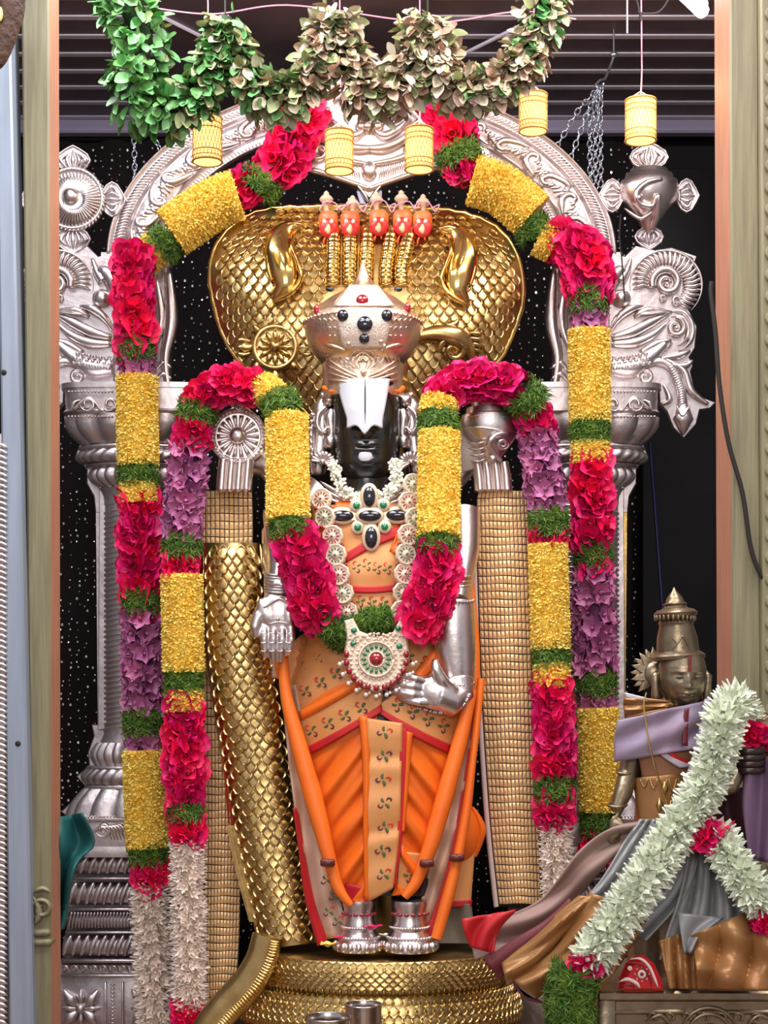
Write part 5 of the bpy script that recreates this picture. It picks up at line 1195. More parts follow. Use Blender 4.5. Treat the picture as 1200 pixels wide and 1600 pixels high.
def green_band(root, path, r, dens=1.):
    b = MB(); L = sum((c-a).length for a, c in zip(path, path[1:])); b.m = 1; b.tube(path, r*.72, 10); b.m = 0; n = int(dens*L*r*6.28/1.6e-5)
    for p, t in along(path, L/n*.999):
        a, c = ringframe(t); an = R.random()*2*PI; d = a*math.cos(an)+c*math.sin(an)
        if d.y > .5: continue
        e = (t*R.uniform(-1, 1)+d.cross(t)*R.uniform(-1, 1)).normalized(); f = (e+d*R.uniform(.1, .9)).normalized(); g = f.cross(d).normalized()
        l = R.uniform(.016, .034); w_ = R.uniform(.0014, .0028); o = p+d*r*R.uniform(.66, .95)
        b.add([o, o+f*l*.5-g*w_, o+f*l+d*-.004, o+f*l*.5+g*w_], [(0, 1, 2, 3)])
    b.build('green_sprigs', [GRASS, GRASSD], root, smooth=False, fix=False, kind='stuff')
def garland(name, label, group, segs, loc):
    root = thing(name, label, 'garland', loc, group); cnt = {}
    for kind, pts, wd in segs:
        q = cr([(*p, ) for p in pts], 5); path = [P(*p) for p in q]; r = S(wd/2, pts[0][2])
        if kind == 'y': yellow_band(root, path, r)
        elif kind == 'g': green_band(root, path, r)
        else: bloom_band(root, path, r, {'r': 'rose', 'o': 'orchid', 'j': 'jasmine', 't': 'tuberose'}[kind], cnt)
    return root
def leg(X, Yf, rows):
    """straight hanging run: X table of (py, px); rows (kind, y0, y1, width)"""
    return [(k, [(tab(X, y)[0], y, Yf) for y in (y0, (y0+y1)/2, y1)], wd) for k, y0, y1, wd in rows]
Yo, Ya_ = .25, .33
XL = [(400, 209), (540, 213), (800, 217), (1050, 222), (1250, 227), (1360, 233), (1500, 238), (1640, 245)]
segs = [('r', [(474, 178, Ya_), (452, 225, Ya_), (428, 272, Ya_)], 78), ('g', [(412, 278, Ya_), (396, 300, Ya_)], 74), ('r', [(383, 292, Ya_), (366, 300, Ya_)], 62),
        ('y', [(372, 306, Ya_), (330, 322, Ya_), (268, 364, Ya_)], 80), ('g', [(266, 372, Ya_), (248, 392, Ya_)], 62), ('y', [(246, 386, Ya_), (222, 408, Ya_)], 54)]
segs += [('r', [(208, 402, Yo+.03), (209, 470, Yo), (212, 540, Yo)], 64)]
segs += leg(XL, Yo, [('g', 534, 562, 60), ('o', 562, 592, 60), ('y', 588, 728, 64), ('g', 726, 758, 62), ('y', 754, 786, 60), ('r', 786, 924, 62), ('g', 924, 957, 62), ('r', 955, 972, 60), ('o', 972, 1114, 66), ('g', 1112, 1146, 64), ('o', 1146, 1174, 60), ('y', 1172, 1324, 66), ('g', 1320, 1348, 62), ('r', 1350, 1380, 60), ('j', 1384, 1640, 64)])
garland('outer_garland', 'long flower garland hanging in front of the left pillar of the silver arch', 'garlands on the silver arch', segs, P(245, 1640, Yo))
XR = [(400, 915), (480, 920), (700, 922), (900, 927), (1050, 932), (1200, 937), (1400, 938)]
segs = [('r', [(686, 160, Ya_), (702, 190, Ya_), (712, 222, Ya_)], 72), ('g', [(712, 232, Ya_), (722, 258, Ya_)], 74), ('r', [(722, 266, Ya_), (732, 282, Ya_)], 58),
        ('y', [(738, 282, Ya_), (785, 298, Ya_), (832, 338, Ya_)], 78), ('g', [(828, 348, Ya_), (838, 372, Ya_)], 58), ('y', [(842, 372, Ya_), (866, 384, Ya_)], 54), ('r', [(876, 376, Ya_), (908, 394, Yo+.02), (919, 425, Yo), (919, 456, Yo)], 74)]
segs += leg(XR, Yo, [('g', 454, 488, 62), ('o', 487, 518, 60), ('y', 516, 660, 64), ('g', 656, 692, 62), ('y', 690, 724, 60), ('r', 726, 852, 64), ('g', 852, 884, 60), ('r', 884, 900, 60), ('o', 902, 1054, 68), ('g', 1052, 1084, 62), ('o', 1084, 1110, 60), ('y', 1106, 1268, 64), ('g', 1268, 1304, 60), ('r', 1306, 1345, 58)])
garland('outer_garland', 'long flower garland hanging in front of the right pillar of the silver arch', 'garlands on the silver arch', segs, P(938, 1345, Yo))
# the statue's own garland: up the left side, over the discus, down to the chest, and back over the conch
Yi, Yt2, Yc_ = -.04, -.09, -.22
XI = [(600, 298), (690, 297), (845, 283), (900, 284), (1050, 287), (1250, 290), (1320, 293), (1640, 297)]
segs = leg(XI, Yi, [('r', 1580, 1640, 50), ('j', 1318, 1578, 58), ('r', 1284, 1312, 58), ('g', 1258, 1280, 60), ('r', 1108, 1256, 64), ('y', 1078, 1112, 58), ('g', 1050, 1080, 60), ('y', 898, 1050, 64), ('r', 874, 900, 58), ('g', 840, 870, 62), ('o', 704, 842, 64)])
segs += [('r', [(298, 690, Yi), (304, 664, Yi-.02)], 56), ('g', [(306, 654, Yi-.02), (312, 630, Yi-.03)], 62), ('r', [(316, 624, Yi-.03), (340, 604, Yt2), (370, 600, Yt2), (405, 608, Yt2)], 58), ('y', [(408, 604, Yt2), (430, 622, Yt2-.03)], 52), ('g', [(434, 620, Yt2-.04), (444, 646, Yt2-.05)], 62),
         ('y', [(448, 650, Yt2-.05), (449, 730, Yt2-.08), (450, 816, Yc_)], 66), ('g', [(451, 812, Yc_), (456, 838, Yc_)], 66), ('r', [(464, 848, Yc_), (482, 905, Yc_), (500, 966, Yc_)], 74), ('g', [(508, 966, Yc_), (522, 990, Yc_), (538, 998, Yc_+.03)], 40), ('g', [(540, 982, Yc_+.05), (575, 972, Yc_+.055), (612, 968, Yc_+.055)], 42)]
segs += [('r', [(684, 868, Yc_), (676, 930, Yc_), (650, 988, Yc_)], 72), ('g', [(683, 862, Yc_), (684, 838, Yc_)], 66), ('y', [(685, 842, Yc_), (686, 760, Yt2-.08), (686, 676, Yt2-.05)], 66), ('g', [(686, 672, Yt2-.05), (684, 650, Yt2-.04)], 64), ('y', [(682, 648, Yt2-.04), (688, 624, Yt2-.03)], 58), ('r', [(690, 616, Yt2-.02), (720, 600, Yt2), (760, 596, Yt2), (806, 606, Yt2)], 60), ('g', [(812, 612, Yt2), (834, 636, Yi-.03)], 66), ('r', [(832, 646, Yi-.02), (838, 668, Yi)], 62)]
XI2 = [(600, 836), (668, 838), (800, 858), (850, 856), (1000, 860), (1060, 863), (1200, 867), (1270, 868), (1420, 872)]
segs += leg(XI2, Yi, [('o', 676, 802, 64), ('g', 800, 834, 62), ('r', 838, 852, 56), ('y', 850, 1014, 60), ('g', 1010, 1038, 58), ('y', 1036, 1074, 56), ('r', 1076, 1216, 64), ('g', 1216, 1250, 62), ('r', 1250, 1274, 58), ('j', 1278, 1420, 54)])
garland('statue_garland', 'long flower garland worn by the standing statue, looped over the silver discus and conch', None, segs, P(295, 1640, Yi))
# small buds round the neck
jn = thing('neck_string', 'short string of small white buds round the black neck of the statue', 'flower string', P(572, 785, -.15))
bud = MB(); bud.tube([(0, 0, -.5), (0, 0, 0), (0, 0, .5), (0, 0, .8)], [.18, .3, .34, .05], 7); BUD = srcmesh(bud, 'bud', mat('white_bud', (.86, .87, .74), .5, rnd=.1), fix=False)
for x, y in cr([(522, 726), (527, 745), (535, 766), (556, 779), (574, 784), (596, 777), (614, 764), (620, 745), (618, 724)], 7):
    for k in range(8):
        d = V((R.uniform(-1, 1), R.uniform(-1.2, .1), R.uniform(-1, 1))).normalized(); inst(BUD, Matrix.Translation(P(x, y, -.135)+d*.017*R.uniform(.6, 1.1)) @ d.to_track_quat('Z', 'Y').to_matrix().to_4x4() @ Matrix.Scale(.012*R.uniform(.8, 1.3), 4), jn)
b = MB(); b.tube([P(x, y, -.135) for x, y in cr([(522, 726), (535, 766), (574, 784), (614, 764), (618, 724)], 7)], .004, 6); b.build('thread', JASG, jn)
# loose petals by the feet
for i, (x, y, k_, mt, lab) in enumerate(((580, 1453, 16, ROSE, 'pink rose petal leaning on the left silver foot'), (530, 1468, 10, ROSE, 'small pink petal left of the left silver foot'), (512, 1480, 15, YEL, 'yellow petal lying left of the left silver foot'), (576, 1486, 13, ROSE, 'pink petal lying flat between the two silver feet'), (600, 1482, 13, ORANGE, 'orange petal lying between the two silver feet'), (600, 1463, 8, TUBW, 'small white flower between the two silver feet'), (534, 1487, 8, ROSE, 'smallest pink petal at the front edge of the gold coil'))):
    b = MB()
    for j in range(3): petal_mesh(b, j*2.1+i, 1.0, S(k_)*1.1, S(k_)*.55, 0, .5, 4, 4, 0, .3)
    yy = -.17 if y > 1470 else -.19
    z0 = P(x, y, yy).z; b.v = [(q[0]+P(x, y, yy).x, q[1]+yy, q[2]+(max(z0, ZT+.002))) for q in b.v]
    tag(b.build('petal', mt, fix=False), lab, 'petal')
# ---------------------------------------------------------------- leaf festoon across the top
fs = thing('leaf_festoon', 'thick festoon of green and drying pinkish leaves strung across the top', 'festoon', P(540, 150, -.3))
def leaf_mb(k):
    m = MB(); rows = []; r = random.Random(k)
    for j in range(5):
        t = j/4; w_ = .34*math.sin(PI*(.06+.9*t))**.75; z = -.10*math.sin(PI*t)+.16*t*t*(-1)*(k % 3)
        rows.append([(-w_, t, z+w_*.45), (0, t, z), (w_, t, z+w_*.45)])
    m.grid(rows); return m
LMB = [leaf_mb(k) for k in range(3)]
LSRC = [[srcmesh(m, 'leaf', mt, fix=False) for m in LMB] for mt in LEAFS]
PT = cr([(182, -30), (206, 30), (228, 60), (214, 110), (208, 150), (236, 168), (262, 178), (290, 168), (318, 130), (346, 60), (352, 34), (366, 78), (388, 124), (420, 152), (458, 150), (486, 120), (504, 70), (522, 28), (536, 60), (544, 110), (568, 146), (606, 150), (636, 118), (656, 60), (666, 34), (676, 70), (692, 120), (720, 142), (752, 140), (790, 124), (822, 84), (842, 40), (858, -30)], 8)
RAD = [(150, 42), (215, 46), (262, 34), (300, 29), (350, 29), (420, 34), (480, 28), (530, 30), (580, 36), (660, 36), (720, 32), (790, 30), (860, 34)]
Yl = -.32
b = MB(); b.tube([P(x, y, Yl) for x, y in PT], .022, 8); b.build('stem_core', GRASSD, fs, fix=False)
path = [P(x, y, Yl) for x, y in PT]; items = []
Ltot = sum((c-a).length for a, c in zip(path, path[1:]))
for p, t in along(path, Ltot/3300):
    px = p.x/((CD+Yl)/F)+600; r = S(tab(RAD, px)[0], Yl); a, c = ringframe(t); an = R.random()*2*PI; d = a*math.cos(an)+c*math.sin(an)
    if d.y > .6: continue
    rr = r*R.uniform(.45, 1.0); pos = p+d*rr*.85
    fwd = (d*R.uniform(.3, 1)+V((R.uniform(-.6, .6), R.uniform(-.5, .1), R.uniform(-1.3, .2)))).normalized(); nrm = (d+V((0, -.5, .3))+V((R.uniform(-.5, .5), R.uniform(-.5, .5), R.uniform(-.5, .5)))).normalized()
    xx = fwd.cross(nrm).normalized(); nn = xx.cross(fwd); sz = R.uniform(.036, .056); M = Matrix.Translation(pos) @ (Matrix((xx, fwd, nn)).transposed()).to_4x4() @ Matrix.Scale(sz, 4)
    f = px+R.gauss(0, 45); w_ = (0, 0, 1, 1, 1) if f < 250 else (0, 1, 1, 2, 0) if f < 370 else (1, 2, 2, 3, 2, 4) if f < 500 else (2, 3, 4, 2, 4, 3) if f < 780 else (2, 4, 0, 4, 3)
    items.append((pos.y-d.z*.0-rr*.3, M, R.choice(w_), R.randrange(3)))
items.sort(key=lambda q: q[0])
rest = MB()
for i, (_, M, c, k) in enumerate(items):
    if i < 298: inst(LSRC[c][k], M, fs)
    else: rest.m = c; rest.add([M @ V(q) for q in LMB[k].v], LMB[k].f)
rest.build('leaves', LEAFS, fs, fix=False, kind='stuff')
b = MB(); 
for x, y in ((186, -20), (856, -20), (352, 20), (522, 16), (668, 22)): b.tube([P(x, y, Yl), V((P(x, y, Yl).x, Yl, ZC-.01))], .003, 6)
b.build('hanging_string', DARKLINE, fs)
# ---------------------------------------------------------------- hanging lanterns
LMP = mat('lit_paper', (1, .62, .20), .5, emit=1.7); BUL = mat('lit_bulb', (1, .90, .70), .4, emit=14); CANE = mat('cane', (.62, .36, .10), .55)
LAB = [((324, 219), 23, 34, -.45, 'lit woven cane lantern at the left in front of the silver arch'), ((530, 237), 22, 30, -.40, 'lit woven cane lantern left of the centre of the arch'), ((655, 234), 22, 31, -.40, 'lit woven cane lantern right of the centre of the arch'), ((833, 177), 22, 28, -.35, 'highest lit woven cane lantern beside the right end of the leaf festoon'), ((1001, 189), 24, 31, -.30, 'rightmost lit woven cane lantern on a pink wire near the wooden post')]
for (x, y), hw, hh, Y, lab in LAB:
    Y += .33
    c = P(x, y, Y); r, h = S(hw, Y), S(hh, Y); root = thing('cane_lantern', lab, 'lantern', c-V((0, 0, h)), 'woven cane lanterns')
    b = MB(); n = 28; rows = []
    for k in range(9): z = lerp(-h, h, k/8); rows.append([c+V((r*.93*math.cos(2*PI*i/n), r*.93*math.sin(2*PI*i/n), z)) for i in range(n)])
    b.grid(rows, True); b.add(rows[0], [tuple(range(n))]); b.build('paper_lining', LMP, root)
    b = MB()
    for k in range(24):
        for s in (-1, 1): b.tube([c+V((r*math.cos(2*PI*k/24+s*a*.9), r*math.sin(2*PI*k/24+s*a*.9), lerp(-h, h, a))) for a in [i/6 for i in range(7)]], .0011, 4)
    for z, t in ((-h, .0035), (h, .0035), (-h*.55, .002), (h*.45, .002), (h*.7, .002), (-.8*h, .0015)): b.tube([c+V((r*math.cos(2*PI*i/24), r*math.sin(2*PI*i/24), z)) for i in range(25)], t, 5)
    b.build('cane_weave', CANE, root, fix=False)
    b = MB(); b.ell(c+V((.012, -.0, h*.86)), .012, 10, 8); b.ell(c+V((-.012, -.0, h*.80)), .010, 10, 8); b.build('bulb', BUL, root)
    b = MB(); b.tube([c+V((0, 0, h*.9)), c+V((.004, 0, h+.1)), V((c.x, Y, ZC-.01))], .0022, 6); b.tube([c+V((-r, 0, h)), c+V((0, 0, h+.03)), c+V((r, 0, h))], .002, 5); b.build('wire', WIRE, root)
    l = lamp('lantern_light', 'POINT', c+V((0, -.0, h+.035)), None, .9, (1, .66, .30), .03)
# stray wires under the ceiling
b = MB(); b.tube([P(x, y, .1) for x, y in cr([(225, 10), (330, 22), (450, 8), (620, 30), (700, 34), (812, 18), (900, 30)], 8)], .0025, 6); tag(b.build('ceiling_wire', WIRE), 'thin pink wire strung below the ceiling behind the leaf festoon', 'wire')
b = MB(); b.tube([P(x, y, .0) for x, y in cr([(990, -20), (998, 12), (1001, 20), (1030, 18), (1050, -10)], 8)], .003, 6); b.ell(P(1001, 26, 0), (.005, .005, .016)); tag(b.build('black_wire', DARKLINE), 'short black wire loop under the ceiling above the rightmost lantern', 'wire')
b = MB(); b.tube([P(x, y, -.45) for x, y in cr([(77, -30), (78, 20), (82, 50), (76, 90)], 8)], .0028, 6); tag(b.build('black_wire', DARKLINE), 'black wire hanging beside the top of the left wooden post', 'wire')
b = MB(); b.tube([P(980, -30, .2), P(980, 52, .2)], .003, 6); tag(b.build('white_rod', WHITE), 'thin white rod hanging from the ceiling near the tube light', 'rod')
b = MB(); b.tube([P(x, y, YP-.02) for x, y in cr([(1112, 440), (1111, 460), (1118, 520), (1124, 600), (1138, 690), (1160, 770), (1172, 850), (1185, 890), (1206, 925)], 8)], .0065, 8); tag(b.build('black_cable', DARKLINE), 'thick black cable hanging down the right wooden post', 'cable')
b = MB(); b.tube([P(x, y, .35) for x, y in cr([(970, 335), (968, 370), (972, 410), (976, 470)], 6)], .0025, 6); tag(b.build('thin_wire', DARKLINE), 'thin dark wire hanging beside the conch finial at the right', 'wire')
# ---------------------------------------------------------------- the small deity at the right front
Y7 = -1.0; s7 = S(1, Y7)
ch = thing('carved_chest', 'olive bronze chest with carved scrolls under the small deity at lower right', 'chest', (P(1120, 1600, Y7).x, Y7, 0))
zt = P(0, 1549, Y7-.24).z; xl7 = P(934, 0, Y7-.24).x; xr7 = xl7+.72
b = MB(); b.bbox(((xl7+xr7)/2, Y7, zt/2-.01), (xr7-xl7-.02, .46, zt-.02), .006); b.build('body', BRONZE, ch, smooth=False)
b = MB(); b.bbox(((xl7+xr7)/2, Y7, zt-.012), (xr7-xl7, .48, .024), .005); b.bbox(((xl7+xr7)/2, Y7-.005, zt-.050), (xr7-xl7-.015, .465, .012), .004); b.build('rim', BRONZE, ch, smooth=False)
b = MB(); Yq = Y7-.232
b.bbox((xl7+.022, Yq, zt/2), (.044, .012, zt-.04), .004)
for k in range(9): b.rib(spiral(1020+k*27, 1590, 9, 3, PI, .8, 12), 3, Yq, 5)
for r in (34, 44): b.rib([(1108+r*math.cos(-PI*i/14), 1618+r*math.sin(-PI*i/14)) for i in range(15)], 3.5, Yq, 6)
b.dot(1108, 1612, 16, 14, Yq, 7)
for s in (-1, 1): b.rib([(1108+s*58, 1604), (1108+s*76, 1586), (1108+s*100, 1596)], 4, Yq, 6); b.dot(1108+s*70, 1606, 8, 8, Yq, 5)
b.build('carving', BRONZE, ch, fix=False)
sd7 = thing('small_deity', 'small bronze deity in lilac and gold cloth seated on the carved chest at right', 'statue', (P(1050, 1549, Y7).x, Y7, zt))
# body with arms: one remeshed surface
b = MB(); y_ = lambda d: Y7+d
def t7(L, r, n=12): b.tube([P(x, yy, y_(d)) for x, yy, d in L], [S(q, Y7) for q in r], n)
t7([(1050, 1560, .02), (1045, 1400, .02), (1040, 1290, 0), (1034, 1230, 0), (1036, 1180, 0), (1040, 1140, 0), (1045, 1115, 0), (1056, 1098, -.01), (1060, 1075, -.01)], [70, 66, 50, 40, 46, 55, 44, 20, 17], 18)
t7([(1000, 1130, 0), (990, 1165, -.01), (984, 1200, -.03), (973, 1240, -.06), (962, 1268, -.08)], [22, 20, 17, 15, 10])
b.ell(P(960, 1288, y_(-.09)), (S(9, Y7), S(6, Y7), S(16, Y7)), 10, 8)
for i, (x, yy) in enumerate(((951, 1316), (956, 1320), (962, 1320), (967, 1315))): t7([(956+i*3, 1292, -.09), (lerp(956+i*3, x, .6), 1304, -.095), (x, yy, -.09)], [4, 3.8, 2.6], 8)
t7([(966, 1278, -.09), (974, 1290, -.1), (976, 1302, -.1)], [4.5, 4, 2.6], 8)
t7([(1085, 1135, 0), (1130, 1165, -.03), (1160, 1195, -.08), (1140, 1230, -.12), (1105, 1240, -.14)], [20, 18, 16, 13, 10])
b.build('body', BRONZE, sd7, remesh=.006)
# head turned a little to the right, with its face
hd7 = MB(); hw, hdp, hh = S(37, Y7), S(40, Y7), S(42, Y7); rows = []
def prof7(t): return tab([(-1, .30), (-.9, .52), (-.7, .72), (-.4, .90), (0, 1), (.5, .98), (.85, .86), (1, .8)], t)[0]
def f7(x, z):
    g = lambda a, s: math.exp(-(a/s)**2); d = 0
    if -.3 < z < .3: d += .22*g(x, .13)*max(0, min(1, (.32-z)/.55))
    d += .10*g(x, .2)*g(z+.24, .08); d -= .13*g(abs(x)-.40, .22)*g(z-.14, .12); d += .09*g(abs(x)-.40, .17)*g(z-.12, .07); d += .05*g(abs(x)-.4, .3)*g(z-.32, .05)
    d += .09*g(x, .26)*g(z+.46, .05)+.09*g(x, .2)*g(z+.57, .05)-.06*g(x, .28)*g(z+.515, .022); d += .10*g(x, .2)*g(z+.82, .12); d += .05*g(abs(x)-.5, .22)*g(z+.2, .2)
    return d
for k in range(50):
    z = lerp(-1, 1, k/49); row = []
    for i in range(60):
        a = 2*PI*i/60; c, s = math.cos(a), math.sin(a); p = prof7(z); x = c*p
        yv = -s*p if s > 0 else -s*p*1.05
        if s > 0: yv -= f7(x, z)*min(1, s*1.6)
        row.append(V((x*hw, yv*hdp*.95, z*hh)))
    rows.append(row)
Mh = Matrix.Rotation(.10, 3, 'Z') @ Matrix.Rotation(.05, 3, 'X'); ch7 = P(1066, 1062, y_(-.03))
hd7.grid([[ch7+Mh @ q for q in r] for r in rows], True, True); head7 = hd7.build('head', BRONZE, sd7)
b = MB()
for s in (-1, 1):
    b.ell(ch7+Mh @ V((s*hw*.40, -hdp*.93, hh*.13)), (S(6, Y7), S(2.5, Y7), S(2.6, Y7)), 10, 6, Mh)
b.build('eyes', mat('dull_eye', (.10, .09, .07), .3, .4), head7)
b = MB(); b.tube([ch7+Mh @ V((0, -hdp*(1.0+.02), hh*z)) for z in (.95, .7, .5, .35)], S(2.2, Y7), 6); b.build('forehead_line', mat('dark_red_paste', (.20, .02, .02), .6), head7, label='dark red line on the forehead')
b = MB()
for s in (-1, 1): b.tube([ch7+Mh @ V((s*hw*(1.0+.1*q), hdp*.1, hh*z)) for z, q in ((.3, 0), (.1, 1.4), (-.2, 1.2), (-.6, .8), (-.9, 1))], [S(q, Y7) for q in (4, 7, 6, 8, 5)], 8)
b.build('ears', BRONZE, head7, fix=False)
# crown in tiers
b = MB(); c = P(1060, 1032, y_(-.02)); tl7 = Matrix.Rotation(-.06, 3, 'Y')
b.lathe([(S(r, Y7), S(1036-yy, Y7)) for r, yy in ((36, 1036), (41, 1034), (42, 1029), (38, 1025), (33, 1022), (31, 1000), (27, 985), (26, 980), (28, 977), (26, 974), (24, 972), (33, 966), (34, 962), (28, 957), (20, 955), (17, 951), (19, 948), (14, 945), (13, 940), (9, 934), (4, 928), (.5, 922))], c, 36, 1, 2, None, tl7 @ Matrix.Rotation(.0, 3, 'X')); k7 = b.build('tiered_crown', BRONZE, sd7)
b = MB(); yc7 = lambda x, y: Y7-.02-S(29, Y7)
b.rib([(1066, 1022), (1056, 1012), (1062, 1000), (1066, 994), (1072, 1002), (1076, 1014), (1066, 1022)], 2.2, yc7, 4); b.rib([(1066, 1016), (1065, 1006)], 4, yc7, 4); b.rib([(1050, 996), (1056, 1006), (1050, 1016)], 1.6, yc7, 3)
for k in range(13): a = PI+PI*(k+.5)/13; b.ell(P(1054, 966, Y7-.02)+V((S(31, Y7)*math.cos(a), S(31, Y7)*math.sin(a), 0)), (S(2.6, Y7), S(2.6, Y7), S(5, Y7)), 8, 6)
b.build('crown_beading', BRONZE, k7, fix=False, kind='stuff')
b = MB()
for k in range(9):
    a = lerp(PI*.75, PI*1.45, k/8); x, yy = 1026+0*k, 1052; d = (math.cos(a), math.sin(a)); n_ = (-d[1], d[0])
    b.plate([(x+d[0]*8+n_[0]*7, yy+d[1]*8+n_[1]*7), (x+d[0]*26+n_[0]*7, yy+d[1]*26+n_[1]*7), (x+d[0]*42, yy+d[1]*42), (x+d[0]*26-n_[0]*7, yy+d[1]*26-n_[1]*7), (x+d[0]*8-n_[0]*7, yy+d[1]*8-n_[1]*7)], y_(.04)+.003*(k % 2), 4, 1.5)
b.dot(1026, 1052, 20, 20, y_(.035), 8); b.build('flame_halo', BRONZE, sd7, fix=False)
# clothes of the small deity
LIL = mat('lilac_cloth', (.38, .33, .45), .5, 0, (.30, .21, .30), 6, .06, 300); GREY = mat('grey_silk', (.30, .31, .31), .38, .1, (.22, .22, .22), 4, .04, 300); BRS = mat('brown_gold_silk', (.42, .22, .08), .36, .3, (.30, .13, .04), 5, .08, 250); MAR = mat('maroon_border', (.16, .025, .035), .55); VEIL = mat('pale_brown_veil', (.36, .25, .21), .6, 0, (.30, .18, .15), 4)
def c7(name, m, L, Rr, nu, nv, Yf, fold=None, th=.005, **k):
    b = MB(); patch(b, L, Rr, nu, nv, Yf, 0, fold); return b.build(name, m, sd7, solid=th, **k)
def Yb7(cx, hw, d0): return lambda x, y: Y7-d0*math.sqrt(max(.03, 1-((x-cx)/hw)**2))
c7('waist_band', BRS, [(990, 1216), (994, 1250), (999, 1284)], [(1086, 1206), (1090, 1250), (1092, 1286)], 18, 12, Yb7(1038, 56, .085))
b = MB()
for k in range(6): x = 1000+k*15; b.rib([(x, 1216), (x+6, 1236-abs(k-3)*2), (x+12, 1216)], 1.6, lambda x, y: Yb7(1038, 56, .085)(x, y)-.005, 1.5, 6, 3)
for x, yy in ((1038, 1232), (1030, 1258), (1048, 1262), (1062, 1238)): b.rib([(x, yy-11), (x+1, yy), (x, yy+11)], [1, 6, 1], lambda x, y: Yb7(1038, 56, .085)(x, y)-.005, 1.5, 6, 4)
b.build('gold_sprigs', GOLD, sd7, fix=False, kind='stuff')
c7('blouse', mat('brown_blouse', (.30, .13, .06), .55), [(994, 1166), (1000, 1190), (1004, 1216)], [(1092, 1160), (1088, 1190), (1086, 1212)], 16, 8, Yb7(1042, 60, .082))
c7('red_band', RED, [(1022, 1168), (1030, 1180), (1060, 1196)], [(1040, 1166), (1060, 1182), (1082, 1192)], 8, 10, Yb7(1042, 60, .090))
c7('white_band', mat('greyish_band', (.50, .46, .52), .5), [(1030, 1176), (1040, 1186), (1062, 1200)], [(1034, 1172), (1052, 1184), (1084, 1198)], 4, 10, Yb7(1042, 60, .096))
c7('collar_cloth', BRS, [(976, 1088), (974, 1104), (978, 1122)], [(1044, 1096), (1052, 1102), (1040, 1108)], 16, 8, Yb7(1030, 70, .07), lambda u, v, x, y: .008*math.sin(v*12+u*3))
c7('collar_edge', WHITE, [(976, 1082), (978, 1090)], [(1010, 1090), (1012, 1096)], 8, 3, Yb7(1030, 70, .076))
c7('shawl', LIL, [(966, 1126), (961, 1150), (961, 1190)], [(1098, 1096), (1096, 1130), (1084, 1170)], 36, 16, lambda x, y: Y7-.105*math.sqrt(max(.05, 1-((x-1030)/78)**2))-.0, lambda u, v, x, y: .008*math.sin(v*9+u*5)+.006*math.sin(u*16+v*4)*u)
c7('shawl_stripe', MAR, [(1070, 1108), (1068, 1135), (1066, 1164)], [(1076, 1106), (1074, 1135), (1074, 1166)], 3, 12, lambda x, y: Y7-.104*math.sqrt(max(.05, 1-((x-1030)/78)**2))-.012)
b = MB(); b.tube([P(x, yy, y_(-.125)) for x, yy in cr([(1106, 1092), (1104, 1112), (1099, 1140), (1088, 1180), (1078, 1215), (1068, 1250), (1056, 1280)], 5)], [.008, .009, .010, .011, .010, .011, .012]*4+[.010]*3, 8); b.build('twisted_edge', LIL, sd7)
b = MB(); b.tube([P(x, yy, y_(-.115)) for x, yy in cr([(1010, 1082), (1006, 1100), (1008, 1120), (1014, 1160), (1030, 1220), (1052, 1282)], 5)], .0022, 6); b.build('gold_thread', GOLDP, sd7)
b = MB()
for yy in (1206, 1258): b.tube([P(978-(yy-1206)*.26+14*math.cos(a), yy+3*math.sin(a), y_(-.04-(yy-1206)*.0008)-S(15, Y7)*math.sin(a)) for a in [2*PI*k/16 for k in range(17)]], .004, 6)
b.build('arm_ring', BRONZE, sd7, fix=False)
# skirt: grey silk above, brown gold below, spread to the left over the chest corner
def pleat(k, amp, ph=0): return lambda u, v, x, y: amp*(.25+.75*v)*math.sin(u*k+ph+v*1.5)+amp*.3*math.sin(u*k*2.3+v*5)
Ysk = lambda x, y: Y7-.10-.13*max(0, min(1, (y-1285)/230))
c7('grey_skirt', GREY, [(1000, 1280), (972, 1320), (935, 1380), (885, 1430)], [(1088, 1280), (1092, 1330), (1070, 1400), (1010, 1470)], 60, 40, Ysk, pleat(24, .016))
c7('grey_skirt', GREY, [(1076, 1282), (1074, 1340), (1062, 1400), (1042, 1460), (1030, 1500)], [(1120, 1290), (1150, 1340), (1176, 1400), (1196, 1450), (1200, 1470)], 60, 40, Ysk, pleat(19, .018, 1))
c7('grey_fold', GREY, [(1058, 1426), (1062, 1450), (1070, 1490)], [(1130, 1434), (1094, 1462), (1080, 1488)], 16, 12, lambda x, y: Ysk(x, y)-.035, lambda u, v, x, y: .01*math.sin(u*6+v*3))
c7('gold_skirt', BRS, [(1030, 1470), (1036, 1500), (1046, 1545)], [(1086, 1450), (1090, 1500), (1096, 1545)], 30, 24, lambda x, y: Ysk(x, y)-.012, pleat(12, .014))
c7('gold_skirt', BRS, [(1078, 1462), (1086, 1500), (1090, 1545)], [(1180, 1420), (1204, 1470), (1210, 1548)], 44, 30, lambda x, y: Ysk(x, y)-.022, lambda u, v, x, y: .030*abs(math.sin(u*7+v*2.2))-.012*math.sin(v*8-u*5))
c7('veil', VEIL, [(1000, 1284), (950, 1296), (905, 1330), (868, 1380), (838, 1410), (790, 1430), (728, 1440)], [(1010, 1300), (968, 1330), (930, 1370), (896, 1410), (862, 1440), (815, 1470), (742, 1500)], 24, 60, lambda x, y: Y7-.09-.0002*(1000-x), lambda u, v, x, y: .012*math.sin(u*8+v*6)+.008*math.sin(v*19+u*3))
c7('veil_tip', RED, [(722, 1436), (724, 1452), (736, 1480)], [(806, 1422), (780, 1452), (770, 1490)], 16, 10, lambda x, y: Y7-.185, lambda u, v, x, y: .010*math.sin(u*9+v*4))
